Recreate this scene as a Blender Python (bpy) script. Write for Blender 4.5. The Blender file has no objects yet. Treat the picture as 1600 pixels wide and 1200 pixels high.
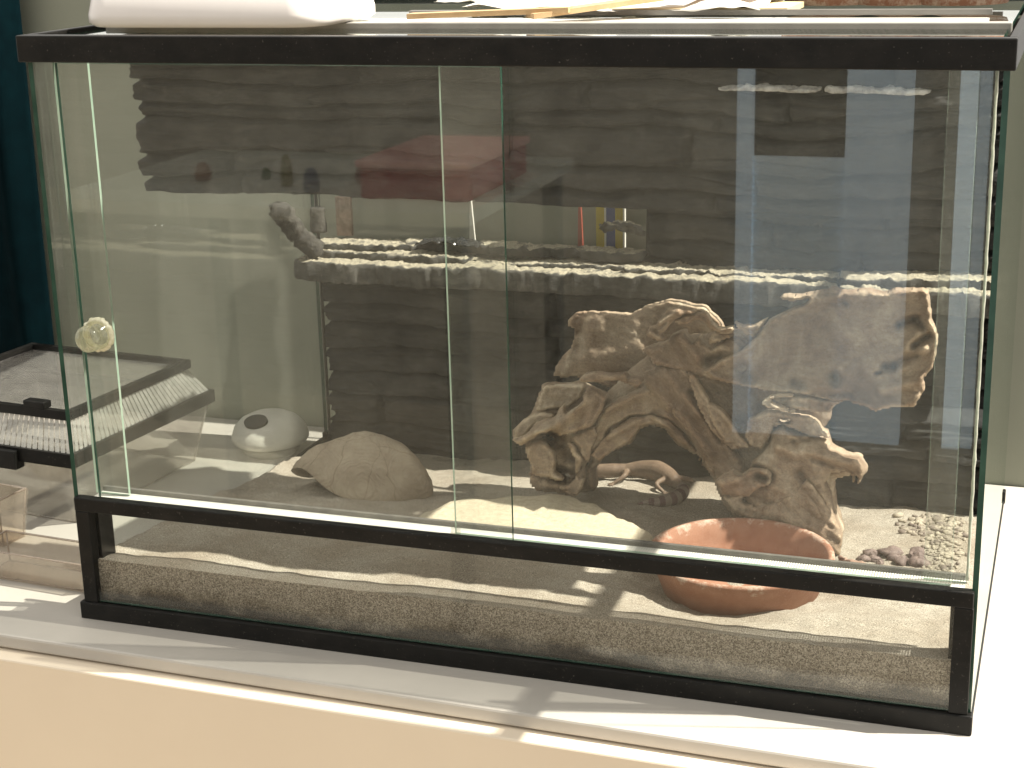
import bpy, bmesh, math, random
import numpy as np
from mathutils import Vector, Matrix, noise
random.seed(7)
SC = bpy.context.scene
COL = SC.collection
S = 0.01                                   # everything below is written in centimetres

# ------------------------------------------------------------------ camera, world, lamp, exposure
CAM = np.array([95.183, -134.166, 71.265])
F = 2550.415
M = np.array([[0.9461251983414332, 0.3228905494015435, -0.024265246146078546],
              [0.06983389577731039, -0.27665144622052545, -0.9584295510389053],
              [-0.31618085973683496, 0.9050998124025991, -0.2842956094012265]])
cd = bpy.data.cameras.new('camera'); cam = bpy.data.objects.new('camera', cd); COL.objects.link(cam)
r, d, fw = M
cam.matrix_world = Matrix(((r[0], -d[0], -fw[0], CAM[0]*S), (r[1], -d[1], -fw[1], CAM[1]*S),
                           (r[2], -d[2], -fw[2], CAM[2]*S), (0, 0, 0, 1)))
cd.sensor_width = 36; cd.lens = F/1600*36; cd.clip_start = 0.02; cd.clip_end = 100
SC.camera = cam

W = bpy.data.worlds.new('World'); SC.world = W; W.use_nodes = True
W.node_tree.nodes['Background'].inputs[0].default_value = (1.0, .965, .90, 1)
W.node_tree.nodes['Background'].inputs[1].default_value = 1.25

EL, AZ = math.radians(55), math.radians(9)
SD = np.array([math.cos(EL)*math.cos(AZ), math.cos(EL)*math.sin(AZ), math.sin(EL)])   # towards the sun
ld = bpy.data.lights.new('sunlight_through_window', 'SPOT'); lo = bpy.data.objects.new('sunlight_through_window', ld); COL.objects.link(lo)
DIST = 7.0
lo.location = Vector((.45, .25, .2)) + Vector(SD)*DIST
lo.rotation_euler = Vector(SD).to_track_quat('Z', 'Y').to_euler()
ld.energy = 11.0*4*math.pi*DIST*DIST; ld.color = (1, .945, .84); ld.shadow_soft_size = .035
ld.spot_size = math.radians(24); ld.spot_blend = .1

SC.view_settings.view_transform = 'Standard'; SC.view_settings.look = 'None'
SC.view_settings.exposure = 0.0; SC.view_settings.gamma = 1.0
SC.render.engine = 'CYCLES'
SC.cycles.transparent_max_bounces = 48
SC.cycles.max_bounces = 12
SC.cycles.caustics_reflective = False

def ray(u, v):
    return M.T @ np.array([(u-800)/F, (v-600)/F, 1.0])
def at(u, v, ax, val):                      # the point where a line of sight meets a plane of the place
    d = ray(u, v); t = (val-CAM[ax])/d[ax]; return CAM+t*d
def refl(u, v, Y):                          # where the front pane mirrors the room
    d = ray(u, v); t = -CAM[1]/d[1]; p = CAM+t*d
    k = -Y/d[1]; return np.array([p[0]+d[0]*k, Y, p[2]+d[2]*k])
def pr(X):
    q = M @ (np.array(X)-CAM); return 800+F*q[0]/q[2], 600+F*q[1]/q[2]

# ------------------------------------------------------------------ materials
def nt(name):
    m = bpy.data.materials.new(name); m.use_nodes = True
    t = m.node_tree; b = t.nodes['Principled BSDF']; return m, t, b
def N(t, kind, **kw):
    n = t.nodes.new(kind)
    for k, v in kw.items():
        if k.startswith('i_'):
            key = k[2:].replace('_', ' ')
            n.inputs[key].default_value = v
        else: setattr(n, k, v)
    return n
def ramp(t, fac, stops):
    n = t.nodes.new('ShaderNodeValToRGB'); e = n.color_ramp.elements
    while len(e) < len(stops): e.new(.5)
    for k, (p, c) in enumerate(stops):
        e[k].position = p; e[k].color = (*c, 1) if len(c) == 3 else c
    t.links.new(fac, n.inputs[0]); return n.outputs[0]
def coord(t, scale=(1, 1, 1)):
    g = N(t, 'ShaderNodeNewGeometry'); mp = N(t, 'ShaderNodeMapping'); mp.inputs['Scale'].default_value = scale
    t.links.new(g.outputs['Position'], mp.inputs[0]); return mp.outputs[0]
def noi(t, vec, scale, detail=5, rough=.6, dist=0):
    n = N(t, 'ShaderNodeTexNoise'); n.inputs['Scale'].default_value = scale; n.inputs['Detail'].default_value = detail
    n.inputs['Roughness'].default_value = rough; n.inputs['Distortion'].default_value = dist
    t.links.new(vec, n.inputs['Vector']); return n.outputs['Fac']
def bump(t, b, h, strength, dist):
    n = N(t, 'ShaderNodeBump'); n.inputs['Strength'].default_value = strength; n.inputs['Distance'].default_value = dist
    t.links.new(h, n.inputs['Height']); t.links.new(n.outputs[0], b.inputs['Normal'])
def simple(name, c1, c2=None, scale=60, rough=.5, bs=0, bscale=400, bd=.0005, spec=.5, metal=0, stretch=(1, 1, 1), lo_=.35, hi=.7, trans=0):
    m, t, b = nt(name); v = coord(t, stretch)
    c2 = c2 or tuple(x*.85 for x in c1)
    col = ramp(t, noi(t, v, scale), [(lo_, c1), (hi, c2)])
    t.links.new(col, b.inputs['Base Color']); b.inputs['Roughness'].default_value = rough
    b.inputs['Specular IOR Level'].default_value = spec; b.inputs['Metallic'].default_value = metal
    if bs: bump(t, b, noi(t, v, bscale, 6), bs, bd)
    return m

def glassmat(name, tint=(1, 1, 1), dust=.02, dustcol=(.72, .70, .60), dscale=14, dmax=2.5, base=.04, rough=0.0, streak=(1, 1, 1)):
    m = bpy.data.materials.new(name); m.use_nodes = True; t = m.node_tree; t.nodes.clear()
    out = N(t, 'ShaderNodeOutputMaterial')
    lw = N(t, 'ShaderNodeLayerWeight'); lw.inputs[0].default_value = .5
    pw = N(t, 'ShaderNodeMath', operation='POWER'); pw.inputs[1].default_value = 5
    t.links.new(lw.outputs['Facing'], pw.inputs[0])
    ma = N(t, 'ShaderNodeMath', operation='MULTIPLY_ADD'); ma.inputs[1].default_value = 1-base; ma.inputs[2].default_value = base
    t.links.new(pw.outputs[0], ma.inputs[0])
    tr = N(t, 'ShaderNodeBsdfTransparent'); tr.inputs[0].default_value = (*tint, 1)
    gl = N(t, 'ShaderNodeBsdfGlossy'); gl.inputs['Roughness'].default_value = rough; gl.inputs['Color'].default_value = (.95, .97, .95, 1)
    mx = N(t, 'ShaderNodeMixShader'); t.links.new(ma.outputs[0], mx.inputs[0]); t.links.new(tr.outputs[0], mx.inputs[1]); t.links.new(gl.outputs[0], mx.inputs[2])
    df = N(t, 'ShaderNodeBsdfDiffuse'); df.inputs[0].default_value = (*dustcol, 1)
    tl = N(t, 'ShaderNodeBsdfTranslucent'); tl.inputs[0].default_value = (*dustcol, 1)
    dd = N(t, 'ShaderNodeMixShader'); dd.inputs[0].default_value = .5
    t.links.new(df.outputs[0], dd.inputs[1]); t.links.new(tl.outputs[0], dd.inputs[2])
    v = coord(t, streak)
    n1 = noi(t, v, dscale, 6, .7, .4); n2 = noi(t, v, dscale*45, 2, .5)
    a = N(t, 'ShaderNodeMapRange'); a.inputs[1].default_value = .3; a.inputs[2].default_value = .75
    a.inputs[3].default_value = dust*.5; a.inputs[4].default_value = dust*dmax*.7; 
    ns = noi(t, coord(t, (3, 3, .7)), dscale*2.2, 6, .75, 1.5); sm_ = N(t, 'ShaderNodeMath', operation='MULTIPLY_ADD'); sm_.inputs[1].default_value = .5; sm_.inputs[2].default_value = -.25
    t.links.new(ns, sm_.inputs[0]); sa_ = N(t, 'ShaderNodeMath', operation='ADD'); t.links.new(n1, sa_.inputs[0]); t.links.new(sm_.outputs[0], sa_.inputs[1])
    t.links.new(sa_.outputs[0], a.inputs[0])
    s = N(t, 'ShaderNodeMapRange'); s.inputs[1].default_value = .66; s.inputs[2].default_value = .72
    s.inputs[3].default_value = 0; s.inputs[4].default_value = dust*4; t.links.new(n2, s.inputs[0])
    ad = N(t, 'ShaderNodeMath', operation='ADD'); t.links.new(a.outputs[0], ad.inputs[0]); t.links.new(s.outputs[0], ad.inputs[1])
    m2 = N(t, 'ShaderNodeMixShader'); t.links.new(ad.outputs[0], m2.inputs[0]); t.links.new(mx.outputs[0], m2.inputs[1]); t.links.new(dd.outputs[0], m2.inputs[2])
    t.links.new(m2.outputs[0], out.inputs[0])
    return m

M_glass = glassmat('clear_glass', (.985, .992, .985), .007)
M_door = glassmat('door_glass', (.98, .986, .98), .034)
M_side = glassmat('dusty_side_glass', (.975, .985, .973), .034, dscale=9, dmax=2.2)
M_edge = simple('green_glass_edge', (.012, .045, .03), (.03, .08, .055), 30, .15)
M_edgel = simple('pale_glass_edge', (.25, .36, .28), (.4, .48, .38), 30, .2)
M_plastic = glassmat('clear_plastic', (.93, .92, .91), .05, (.8, .78, .74), 30, base=.06, rough=.05)
M_black = simple('black_plastic', (.006, .006, .0055), (.011, .010, .009), 50, .45, .15, 500, spec=.22)
_t = M_black.node_tree; _b = _t.nodes['Principled BSDF']; _src = _b.inputs['Base Color'].links[0].from_socket
_mk = ramp(_t, noi(_t, coord(_t), 420, 3, .6), [(.66, (0, 0, 0)), (.76, (.5, .5, .5))]); _m2 = ramp(_t, noi(_t, coord(_t, (.4, 2, 1)), 30, 6, .75), [(.5, (0, 0, 0)), (.9, (.07, .07, .07))])
_aa = N(_t, 'ShaderNodeMath', operation='ADD'); _t.links.new(_mk, _aa.inputs[0]); _t.links.new(_m2, _aa.inputs[1])
_mx = N(_t, 'ShaderNodeMix', data_type='RGBA'); _t.links.new(_aa.outputs[0], _mx.inputs[0]); _t.links.new(_src, _mx.inputs[6]); _mx.inputs[7].default_value = (.22, .2, .17, 1); _t.links.new(_mx.outputs[2], _b.inputs['Base Color'])
M_blackg = simple('glossy_black_plastic', (.006, .006, .006), (.03, .027, .024), 90, .25, lo_=.5, hi=.8)
M_mesh = None

def mesh_mat():
    m, t, b = nt('perforated_white_metal'); v = coord(t, (1, 1, 1))
    mp = N(t, 'ShaderNodeMapping'); mp.inputs['Scale'].default_value = (420, 420, 420); t.links.new(v, mp.inputs[0])
    vo = N(t, 'ShaderNodeTexVoronoi'); vo.inputs['Scale'].default_value = 1; vo.inputs['Randomness'].default_value = 0
    t.links.new(mp.outputs[0], vo.inputs['Vector'])
    col = ramp(t, vo.outputs['Distance'], [(.22, (.80, .79, .72)), (.34, (.80, .79, .72))])
    t.links.new(col, b.inputs['Base Color']); b.inputs['Roughness'].default_value = .4
    al = ramp(t, vo.outputs['Distance'], [(.33, (0, 0, 0)), (.36, (1, 1, 1))]); t.links.new(al, b.inputs['Alpha'])
    return m
M_mesh = mesh_mat()

def sand_mat():
    m, t, b = nt('speckled_sand'); v = coord(t)
    g = ramp(t, noi(t, v, 900, 3, .7), [(.36, (.17, .145, .115)), (.5, (.375, .335, .275)), (.64, (.60, .555, .465))])
    big = ramp(t, noi(t, v, 12, 4), [(.35, (.78, .74, .70)), (.65, (1, 1, 1))])
    mx = N(t, 'ShaderNodeMix', data_type='RGBA', blend_type='MULTIPLY'); mx.inputs[0].default_value = 1
    t.links.new(g, mx.inputs[6]); t.links.new(big, mx.inputs[7])
    t.links.new(mx.outputs[2], b.inputs['Base Color']); b.inputs['Roughness'].default_value = .95
    b.inputs['Specular IOR Level'].default_value = .2
    bump(t, b, noi(t, v, 700, 4, .7), 1.0, .0012); return m
M_sand = sand_mat()

def sandfront_mat():
    m, t, b = nt('damp_sand_against_glass'); v = coord(t)
    g = ramp(t, noi(t, v, 760, 5, .8, .5), [(.40, (.08, .065, .05)), (.5, (.31, .275, .22)), (.60, (.60, .55, .47))])
    # damp dark stain that climbs unevenly from the bottom
    sep = N(t, 'ShaderNodeSeparateXYZ'); t.links.new(v, sep.inputs[0])
    nn = noi(t, coord(t, (1, 1, 1)), 22, 5, .7)
    ma = N(t, 'ShaderNodeMath', operation='MULTIPLY_ADD'); ma.inputs[1].default_value = -.05; t.links.new(nn, ma.inputs[0]); t.links.new(sep.outputs[2], ma.inputs[2])
    dk = ramp(t, ma.outputs[0], [(0.0, (.16, .13, .10)), (.006, (.42, .37, .32)), (.016, (.80, .76, .72)), (.035, (.92, .88, .84))])
    mx = N(t, 'ShaderNodeMix', data_type='RGBA', blend_type='MULTIPLY'); mx.inputs[0].default_value = 1
    t.links.new(g, mx.inputs[6]); t.links.new(dk, mx.inputs[7]); t.links.new(mx.outputs[2], b.inputs['Base Color'])
    b.inputs['Roughness'].default_value = .9; bump(t, b, noi(t, v, 500, 4, .7), 1, .001); return m
M_sandf = sandfront_mat()

def slate_mat(name='dark_slate', a=(.010, .0105, .0105), c=(.031, .031, .030), d=(.066, .066, .063), th=.62):
    m, t, b = nt(name); v = coord(t, (1, 1, 1.6)); w = coord(t)
    n = noi(t, v, 26, 8, .68, .5)
    col = ramp(t, n, [(.32, a), (.55, c), (.75, d)])
    cb = ramp(t, noi(t, coord(t, (.5, .5, 9)), 9, 3, .5), [(.35, (.85, .84, .82)), (.65, (1.1, 1.08, 1.05))])
    mc = N(t, 'ShaderNodeMix', data_type='RGBA', blend_type='MULTIPLY'); mc.inputs[0].default_value = 1
    t.links.new(col, mc.inputs[6]); t.links.new(cb, mc.inputs[7]); col = mc.outputs[2]
    # sand grains resting on faces that point up
    g = N(t, 'ShaderNodeNewGeometry'); sep = N(t, 'ShaderNodeSeparateXYZ'); t.links.new(g.outputs['Normal'], sep.inputs[0])
    sp = noi(t, w, 60, 6, .8)
    mu = N(t, 'ShaderNodeMath', operation='MULTIPLY'); t.links.new(sep.outputs[2], mu.inputs[0]); t.links.new(sp, mu.inputs[1])
    mk = N(t, 'ShaderNodeMapRange'); mk.inputs[1].default_value = th; mk.inputs[2].default_value = th+.16; t.links.new(mu.outputs[0], mk.inputs[0])
    sc = ramp(t, noi(t, w, 800, 2), [(.35, (.20, .18, .14)), (.65, (.58, .52, .38))])
    mx = N(t, 'ShaderNodeMix', data_type='RGBA'); t.links.new(mk.outputs[0], mx.inputs[0]); t.links.new(col, mx.inputs[6]); t.links.new(sc, mx.inputs[7])
    t.links.new(mx.outputs[2], b.inputs['Base Color']); b.inputs['Roughness'].default_value = .8; b.inputs['Specular IOR Level'].default_value = .35
    bump(t, b, noi(t, v, 110, 8, .78), 1, .003); return m
M_slate = slate_mat()
M_slate2 = slate_mat('grey_slate_ledge', (.035, .034, .03), (.10, .098, .09), (.20, .19, .17), th=.34)

def wood_mat():
    m, t, b = nt('weathered_driftwood'); v = coord(t, (1, 1, 1)); f = coord(t, (2.2, 1, 5))
    n = noi(t, v, 11, 7, .62, 1.2)
    col = ramp(t, n, [(.30, (.14, .092, .062)), (.43, (.25, .18, .125)), (.56, (.37, .295, .215)), (.70, (.52, .45, .35))])
    fn = ramp(t, noi(t, f, 60, 6, .7, .8), [(.3, (.78, .74, .71)), (.62, (1, 1, 1))])
    mx = N(t, 'ShaderNodeMix', data_type='RGBA', blend_type='MULTIPLY'); mx.inputs[0].default_value = .85
    t.links.new(col, mx.inputs[6]); t.links.new(fn, mx.inputs[7]); t.links.new(mx.outputs[2], b.inputs['Base Color'])
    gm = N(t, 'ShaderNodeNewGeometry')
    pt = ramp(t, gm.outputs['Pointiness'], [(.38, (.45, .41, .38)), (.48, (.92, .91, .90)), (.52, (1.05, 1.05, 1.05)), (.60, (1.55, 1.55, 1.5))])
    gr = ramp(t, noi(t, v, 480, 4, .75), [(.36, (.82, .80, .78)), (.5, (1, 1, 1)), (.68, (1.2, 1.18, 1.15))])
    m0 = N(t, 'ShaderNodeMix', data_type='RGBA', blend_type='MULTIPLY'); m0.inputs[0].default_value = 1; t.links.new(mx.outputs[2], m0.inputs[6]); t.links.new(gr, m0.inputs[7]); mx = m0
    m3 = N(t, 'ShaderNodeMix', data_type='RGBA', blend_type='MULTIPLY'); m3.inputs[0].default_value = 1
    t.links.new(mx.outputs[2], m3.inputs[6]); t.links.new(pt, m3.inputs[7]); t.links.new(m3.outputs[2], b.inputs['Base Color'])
    b.inputs['Roughness'].default_value = .75; b.inputs['Specular IOR Level'].default_value = .3
    bump(t, b, noi(t, f, 90, 8, .7, .6), .8, .0022); return m
M_wood = wood_mat()
M_terra = simple('terracotta', (.27, .12, .068), (.34, .175, .11), 60, .8, .3, 900, .0004)
_t = M_terra.node_tree; _b = _t.nodes['Principled BSDF']; _src = _b.inputs['Base Color'].links[0].from_socket
_v = coord(_t); _sp = N(_t, 'ShaderNodeSeparateXYZ'); _t.links.new(_v, _sp.inputs[0])
_zr = N(_t, 'ShaderNodeMapRange'); _zr.inputs[1].default_value = .068; _zr.inputs[2].default_value = .079; _zr.inputs[3].default_value = -.12; _zr.inputs[4].default_value = .03; _t.links.new(_sp.outputs[2], _zr.inputs[0])
_ad = N(_t, 'ShaderNodeMath', operation='ADD'); _t.links.new(noi(_t, _v, 70, 8, .8), _ad.inputs[0]); _t.links.new(_zr.outputs[0], _ad.inputs[1])
_mk = ramp(_t, _ad.outputs[0], [(.50, (0, 0, 0)), (.62, (.75, .75, .75))])
_mx = N(_t, 'ShaderNodeMix', data_type='RGBA'); _t.links.new(_mk, _mx.inputs[0]); _t.links.new(_src, _mx.inputs[6]); _mx.inputs[7].default_value = (.55, .45, .36, 1); _t.links.new(_mx.outputs[2], _b.inputs['Base Color'])
M_white = simple('white_plastic', (.78, .75, .68), (.70, .67, .60), 30, .35)
M_counter = simple('white_counter', (.44, .415, .375), (.49, .46, .415), 9, .35)
M_cab = simple('cream_cabinet_paint', (.77, .67, .535), (.74, .64, .51), 5, .45, .2, 250, .0004)
M_wall = simple('sage_green_wall', (.235, .245, .195), (.255, .265, .21), 5, .85, .35, 350, .0006)

# ------------------------------------------------------------------ helpers
def tag(o, label=None, cat=None, group=None, kind=None):
    if label: o['label'] = label
    if cat: o['category'] = cat
    if group: o['group'] = group
    if kind: o['kind'] = kind
    return o
def thing(name, label, cat, loc, group=None):
    o = bpy.data.objects.new(name, None); COL.objects.link(o); o.location = Vector(loc)*S
    o.empty_display_size = .01
    return tag(o, label, cat, group)
def origin(o):
    L = Vector((0, 0, 0))
    while o is not None: L += Vector(o.location); o = o.parent
    return L
def mk(name, V, Fc, mats, parent=None, smooth=True, mi=None, loc=None):
    me = bpy.data.meshes.new(name)
    L = origin(parent) if parent else (Vector(loc)*S if loc is not None else Vector((0, 0, 0)))
    me.from_pydata([tuple(Vector(v)*S-L) for v in V], [], [tuple(int(k) for k in q) for q in Fc])
    if not isinstance(mats, (list, tuple)): mats = [mats]
    for m in mats: me.materials.append(m)
    if mi is not None:
        for p, k in zip(me.polygons, mi): p.material_index = int(k)
    if smooth:
        for p in me.polygons: p.use_smooth = True
    me.update(); o = bpy.data.objects.new(name, me); COL.objects.link(o)
    if parent: o.parent = parent
    elif loc is not None: o.location = L
    return o
class MB:
    def __init__(s): s.V = []; s.F = []; s.mi = []
    def add(s, V, Fc, mi=0):
        n = len(s.V); s.V += [tuple(v) for v in V]; s.F += [tuple(k+n for k in q) for q in Fc]; s.mi += [mi]*len(Fc)
    def box(s, a, b, mi=0, rot=0, piv=None, edge=None):
        (x0, y0, z0), (x1, y1, z1) = a, b
        V = [(x0, y0, z0), (x1, y0, z0), (x1, y1, z0), (x0, y1, z0), (x0, y0, z1), (x1, y0, z1), (x1, y1, z1), (x0, y1, z1)]
        if rot:
            px, py = piv; c, q = math.cos(rot), math.sin(rot)
            V = [(px+(x-px)*c-(y-py)*q, py+(x-px)*q+(y-py)*c, z) for x, y, z in V]
        Fc = [(0, 3, 2, 1), (4, 5, 6, 7), (0, 1, 5, 4), (1, 2, 6, 5), (2, 3, 7, 6), (3, 0, 4, 7)]
        n = len(s.V); s.V += V; s.F += [tuple(k+n for k in q) for q in Fc]
        s.mi += [mi]*6 if edge is None else list(edge)
    def tube(s, pts, rad, n=12, mi=0, cap=True):
        pts = [Vector(p) for p in pts]
        if not hasattr(rad, '__len__'): rad = [rad]*len(pts)
        rings = []; up = Vector((0, 0, 1))
        for i, p in enumerate(pts):
            t = (pts[min(i+1, len(pts)-1)]-pts[max(i-1, 0)]).normalized()
            a = t.cross(up if abs(t.z) < .95 else Vector((1, 0, 0))).normalized(); b = t.cross(a)
            rings.append([p+(a*math.cos(2*math.pi*k/n)+b*math.sin(2*math.pi*k/n))*rad[i] for k in range(n)])
        V = [v for q in rings for v in q]; Fc = []
        for i in range(len(pts)-1):
            for k in range(n): Fc.append((i*n+k, i*n+(k+1) % n, (i+1)*n+(k+1) % n, (i+1)*n+k))
        if cap: Fc.append(tuple(range(n))[::-1]); Fc.append(tuple((len(pts)-1)*n+k for k in range(n)))
        s.add(V, Fc, mi)
    def build(s, name, mats, parent=None, smooth=False, bevel=0, loc=None):
        o = mk(name, s.V, s.F, mats, parent, smooth, s.mi, loc)
        if bevel:
            b = o.modifiers.new('b', 'BEVEL'); b.width = bevel*S; b.segments = 2; b.limit_method = 'ANGLE'
            b.harden_normals = False
        return o
def fix_normals(o):
    bm = bmesh.new(); bm.from_mesh(o.data); bmesh.ops.recalc_face_normals(bm, faces=bm.faces); bm.to_mesh(o.data); bm.free()
def fbm(x, y, z, o=5):
    return noise.fractal(Vector((x, y, z)), .9, 2.1, o)
def ridged(x, y, z, o=5):
    a = 1; s = 0
    for k in range(o):
        s += a*(1-abs(noise.noise(Vector((x, y, z))))*2); x *= 2.03; y *= 2.03; z *= 2.03; a *= .5
    return s/2
def lathe(prof, cx, cy, n=64, sx=1, sy=1, wob=0):
    V = []; Fc = []
    for r_, z in prof:
        for k in range(n):
            a = 2*math.pi*k/n; w = 1+wob*noise.noise(Vector((math.cos(a)*2, math.sin(a)*2, z*.1)))
            V.append((cx+r_*w*sx*math.cos(a), cy+r_*w*sy*math.sin(a), z))
    m = len(prof)
    for i in range(m-1):
        for k in range(n): Fc.append((i*n+k, i*n+(k+1) % n, (i+1)*n+(k+1) % n, (i+1)*n+k))
    Fc.append(tuple(range(n))[::-1]); Fc.append(tuple((m-1)*n+k for k in range(n)))
    return V, Fc

# ------------------------------------------------------------------ the setting
def edgey(x): return -6.1-.020*(x+6)
def slab(name, y_front_off, y_back, z0, z1, mat, x0=-150, x1=190, bev=.25, lab=None):
    b = MB(); b.add([(x0, edgey(x0)+y_front_off, z0), (x1, edgey(x1)+y_front_off, z0), (x1, y_back, z0), (x0, y_back, z0),
                     (x0, edgey(x0)+y_front_off, z1), (x1, edgey(x1)+y_front_off, z1), (x1, y_back, z1), (x0, y_back, z1)],
                    [(0, 3, 2, 1), (4, 5, 6, 7), (0, 1, 5, 4), (1, 2, 6, 5), (2, 3, 7, 6), (3, 0, 4, 7)])
    o = b.build(name, mat, bevel=bev); tag(o, kind='structure'); return o
slab('counter', 0, 65.9, -1.5, 0, M_counter)
slab('cabinet', -1.9, 60, -85, -1.7, M_cab, bev=.2)
b = MB(); b.box((-150, 66, -85), (96, 78, 61.5)); tag(b.build('wall', M_wall), kind='structure')
b = MB(); b.box((96.05, 67, -85), (190, 78, 8)); tag(b.build('wall_side', M_wall), kind='structure')
b = MB(); b.box((-600, -420, -90), (500, 66, -86)); tag(b.build('floor', simple('brown_floor', (.46, .38, .28), (.52, .43, .32), 3, .5)), kind='structure')
b = MB(); b.box((-500, -345, -86), (330, -335, 150)); tag(b.build('wall_rear', simple('rear_wall_paint', (.34, .31, .26), (.42, .38, .32), 2, .7)), kind='structure')

# teal curtain, folds in plan
V = []; Fc = []; nx = 120
xs = np.linspace(-120, -44.6, nx)
for j, z in enumerate((-60, -10, 30, 85)):
    for i, x in enumerate(xs): V.append((x+(0.8 if z > 40 else 0), 62+1.6*math.sin(x*.42)+.6*math.sin(x*1.1+z*.02), z))
for j in range(3):
    for i in range(nx-1): Fc.append((j*nx+i, j*nx+i+1, (j+1)*nx+i+1, (j+1)*nx+i))
o = mk('curtain', V, Fc, simple('dark_teal_cloth', (.0005, .0045, .006), (.0008, .007, .009), 40, 1, .3, 900, spec=.05)); md = o.modifiers.new('s', 'SOLIDIFY'); md.thickness = .003
tag(o, 'dark teal curtain hanging at the left edge beside the sage wall', 'curtain')

# ------------------------------------------------------------------ the room the front pane mirrors
def rbox(name, u0, v0, u1, v1, Y, th, mat, label, cat, ztop=None):
    a = refl(u0, v0, Y); c = refl(u1, v1, Y); x0, x1 = sorted((a[0], c[0])); z0, z1 = sorted((a[2], c[2]))
    b = MB(); b.box((x0, Y-th, z0), (x1, Y, z1)); return b, (x0, x1, z0, z1)
dr = thing('door', 'pale blue window door with an added glow and a dark upper pane, mirrored in the right front glass', 'door', (62, -330, -86))
M_blue = simple('pale_blue_paint', (.62, .78, .90), (.66, .8, .92), 6, .5)
def lit(name, c, k):
    m, t, b = nt(name); b.inputs['Base Color'].default_value = (*c, 1); b.inputs['Emission Color'].default_value = (*c, 1); b.inputs['Emission Strength'].default_value = k; return m
M_glow = lit('added_glow_glass', (.70, .83, .94), 1.1); M_glow2 = lit('added_glow_lower_glass', (.68, .80, .88), .85)  # glow added to these panes to strengthen their reflection in the front glass
M_dkpane = simple('dark_pane', (.02, .022, .025), (.04, .04, .04), 4, .2)
def refx(u, v=450, Y=-330): return float(refl(u, v, Y)[0])
b = MB()
b.box((refx(1310), -333, -86), (refx(1412), -329.5, 60)); b.build('added_glow_pane', M_glow, dr)
b = MB(); b.box((refx(1143), -332, -86), (refx(1168), -329.6, 60)); b.build('added_glow_strip', M_glow, dr)
zz = float(refl(1230, 250, -330)[2])
b = MB(); b.box((refx(1168)+.1, -334, -86), (refx(1310)-.1, -331, zz)); b.build('lower_pane', M_glow2, dr)
b = MB(); b.box((refx(1168)+.1, -334, zz+.2), (refx(1310)-.1, -331.5, 60)); b.build('pane', M_dkpane, dr)
b = MB(); b.box((refx(1482), -333, -86), (refx(1530), -330, 60)); o = b.build('door_panel', M_glow); tag(o, 'narrow side window with an added glow, mirrored at the far right of the front glass', 'window')
YT = -175
ta = refl(640, 335, YT)
tb = thing('side_table', 'pale topped table mirrored across the left front glass', 'table', (float(ta[0]), YT, -86))
zt = float(ta[2]); xl = float(refl(60, 340, YT)[0]); xr = float(refl(720, 340, YT)[0])
b = MB(); b.box((xl, YT-75, zt-3), (xr, YT, zt)); b.build('tabletop', simple('pale_tabletop', (.62, .60, .5), (.7, .68, .58), 4, .4), tb)
for lx in (xl+3, xr-6):
    for ly in (YT-72, YT-6):
        b = MB(); b.box((lx, ly, -86), (lx+4, ly+4, zt-3)); b.build('leg', M_black, tb)
cz0 = zt; a = refl(555, 290, YT-12); c = refl(790, 212, YT-12)
x0, x1 = sorted((float(a[0]), float(c[0]))); x1 = x0+(x1-x0)*.72; h = .62* abs(float(refl(650, 235, YT-12)[2])-zt)
cr = thing('red_crate', 'red plastic crate on the mirrored table, reflected left of the door edge', 'crate', ((x0+x1)/2, YT-20, cz0))
M_red = simple('red_plastic', (.50, .05, .055), (.40, .04, .045), 20, .4)
b = MB(); b.box((x0, YT-50, cz0), (x1, YT-12, cz0+h)); b.build('body', M_red, cr, bevel=.6)
b = MB(); b.box((x0-.7, YT-51, cz0+h), (x1+.7, YT-11, cz0+h+1.6)); b.build('lid', simple('pink_red_lid', (.95, .48, .42), (.95, .45, .4), 20, .4), cr, bevel=.5)
rr_t = random.Random(3)
for (u, cc, nm) in ((255, (.32, .14, .09), 'orange'), (330, (.10, .16, .07), 'green'), (400, (.30, .26, .10), 'yellow'), (445, (.08, .10, .18), 'blue'), (500, (.28, .08, .07), 'red')):
    p = refl(u+rr_t.uniform(-14, 14), 270, YT-10); w = rr_t.uniform(1.0, 2.6); hq = rr_t.uniform(.5, 1.3)
    V, Fc = lathe([(.5, zt), (w, zt+.4), (w*1.05, zt+2.5*hq), (w*.8, zt+4.5*hq), (w*.45, zt+5.5*hq), (.3, zt+5.7*hq)], float(p[0]), YT-14-rr_t.uniform(0, 22), 24)
    o = mk('toy_ball', V, Fc, simple(nm+'_toy', cc, None, 20, .5), loc=(float(p[0]), YT-14, zt)); tag(o, 'small '+nm+' toy on the mirrored table beside the red crate', 'toy')

# ------------------------------------------------------------------ terrarium
T = thing('terrarium', 'glass terrarium with black plastic rims and sliding front doors on the white counter', 'terrarium', (45, 30, 0))
def frame_ring(z0, z1, o_, i_, name):
    b = MB()
    x0, x1, y0, y1 = 0-o_, 90+o_, 0-o_, 60+o_
    b.box((x0, y0, z0), (x1, y0+o_+i_, z1)); b.box((x0, y1-o_-.35, z0), (x1, y1, z1))
    b.box((x0, y0+o_+i_, z0), (x0+o_+.25, y1-o_-.35, z1)); b.box((x1-o_-.25, y0+o_+i_, z0), (x1, y1-o_-.35, z1))
    return b.build(name, M_black, T, bevel=.12)
frame_ring(57.6, 60.1, .45, 1.0, 'top_rim')
b = MB()
b.box((-.2, -.3, 0), (90.2, .9, 1.9)); b.box((-.2, 59, 0), (90.2, 60.2, 1.6)); b.box((-.2, .9, 0), (.4, 59, 1.0)); b.box((89.8, .9, 0), (90.1, 59, .5))
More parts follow.
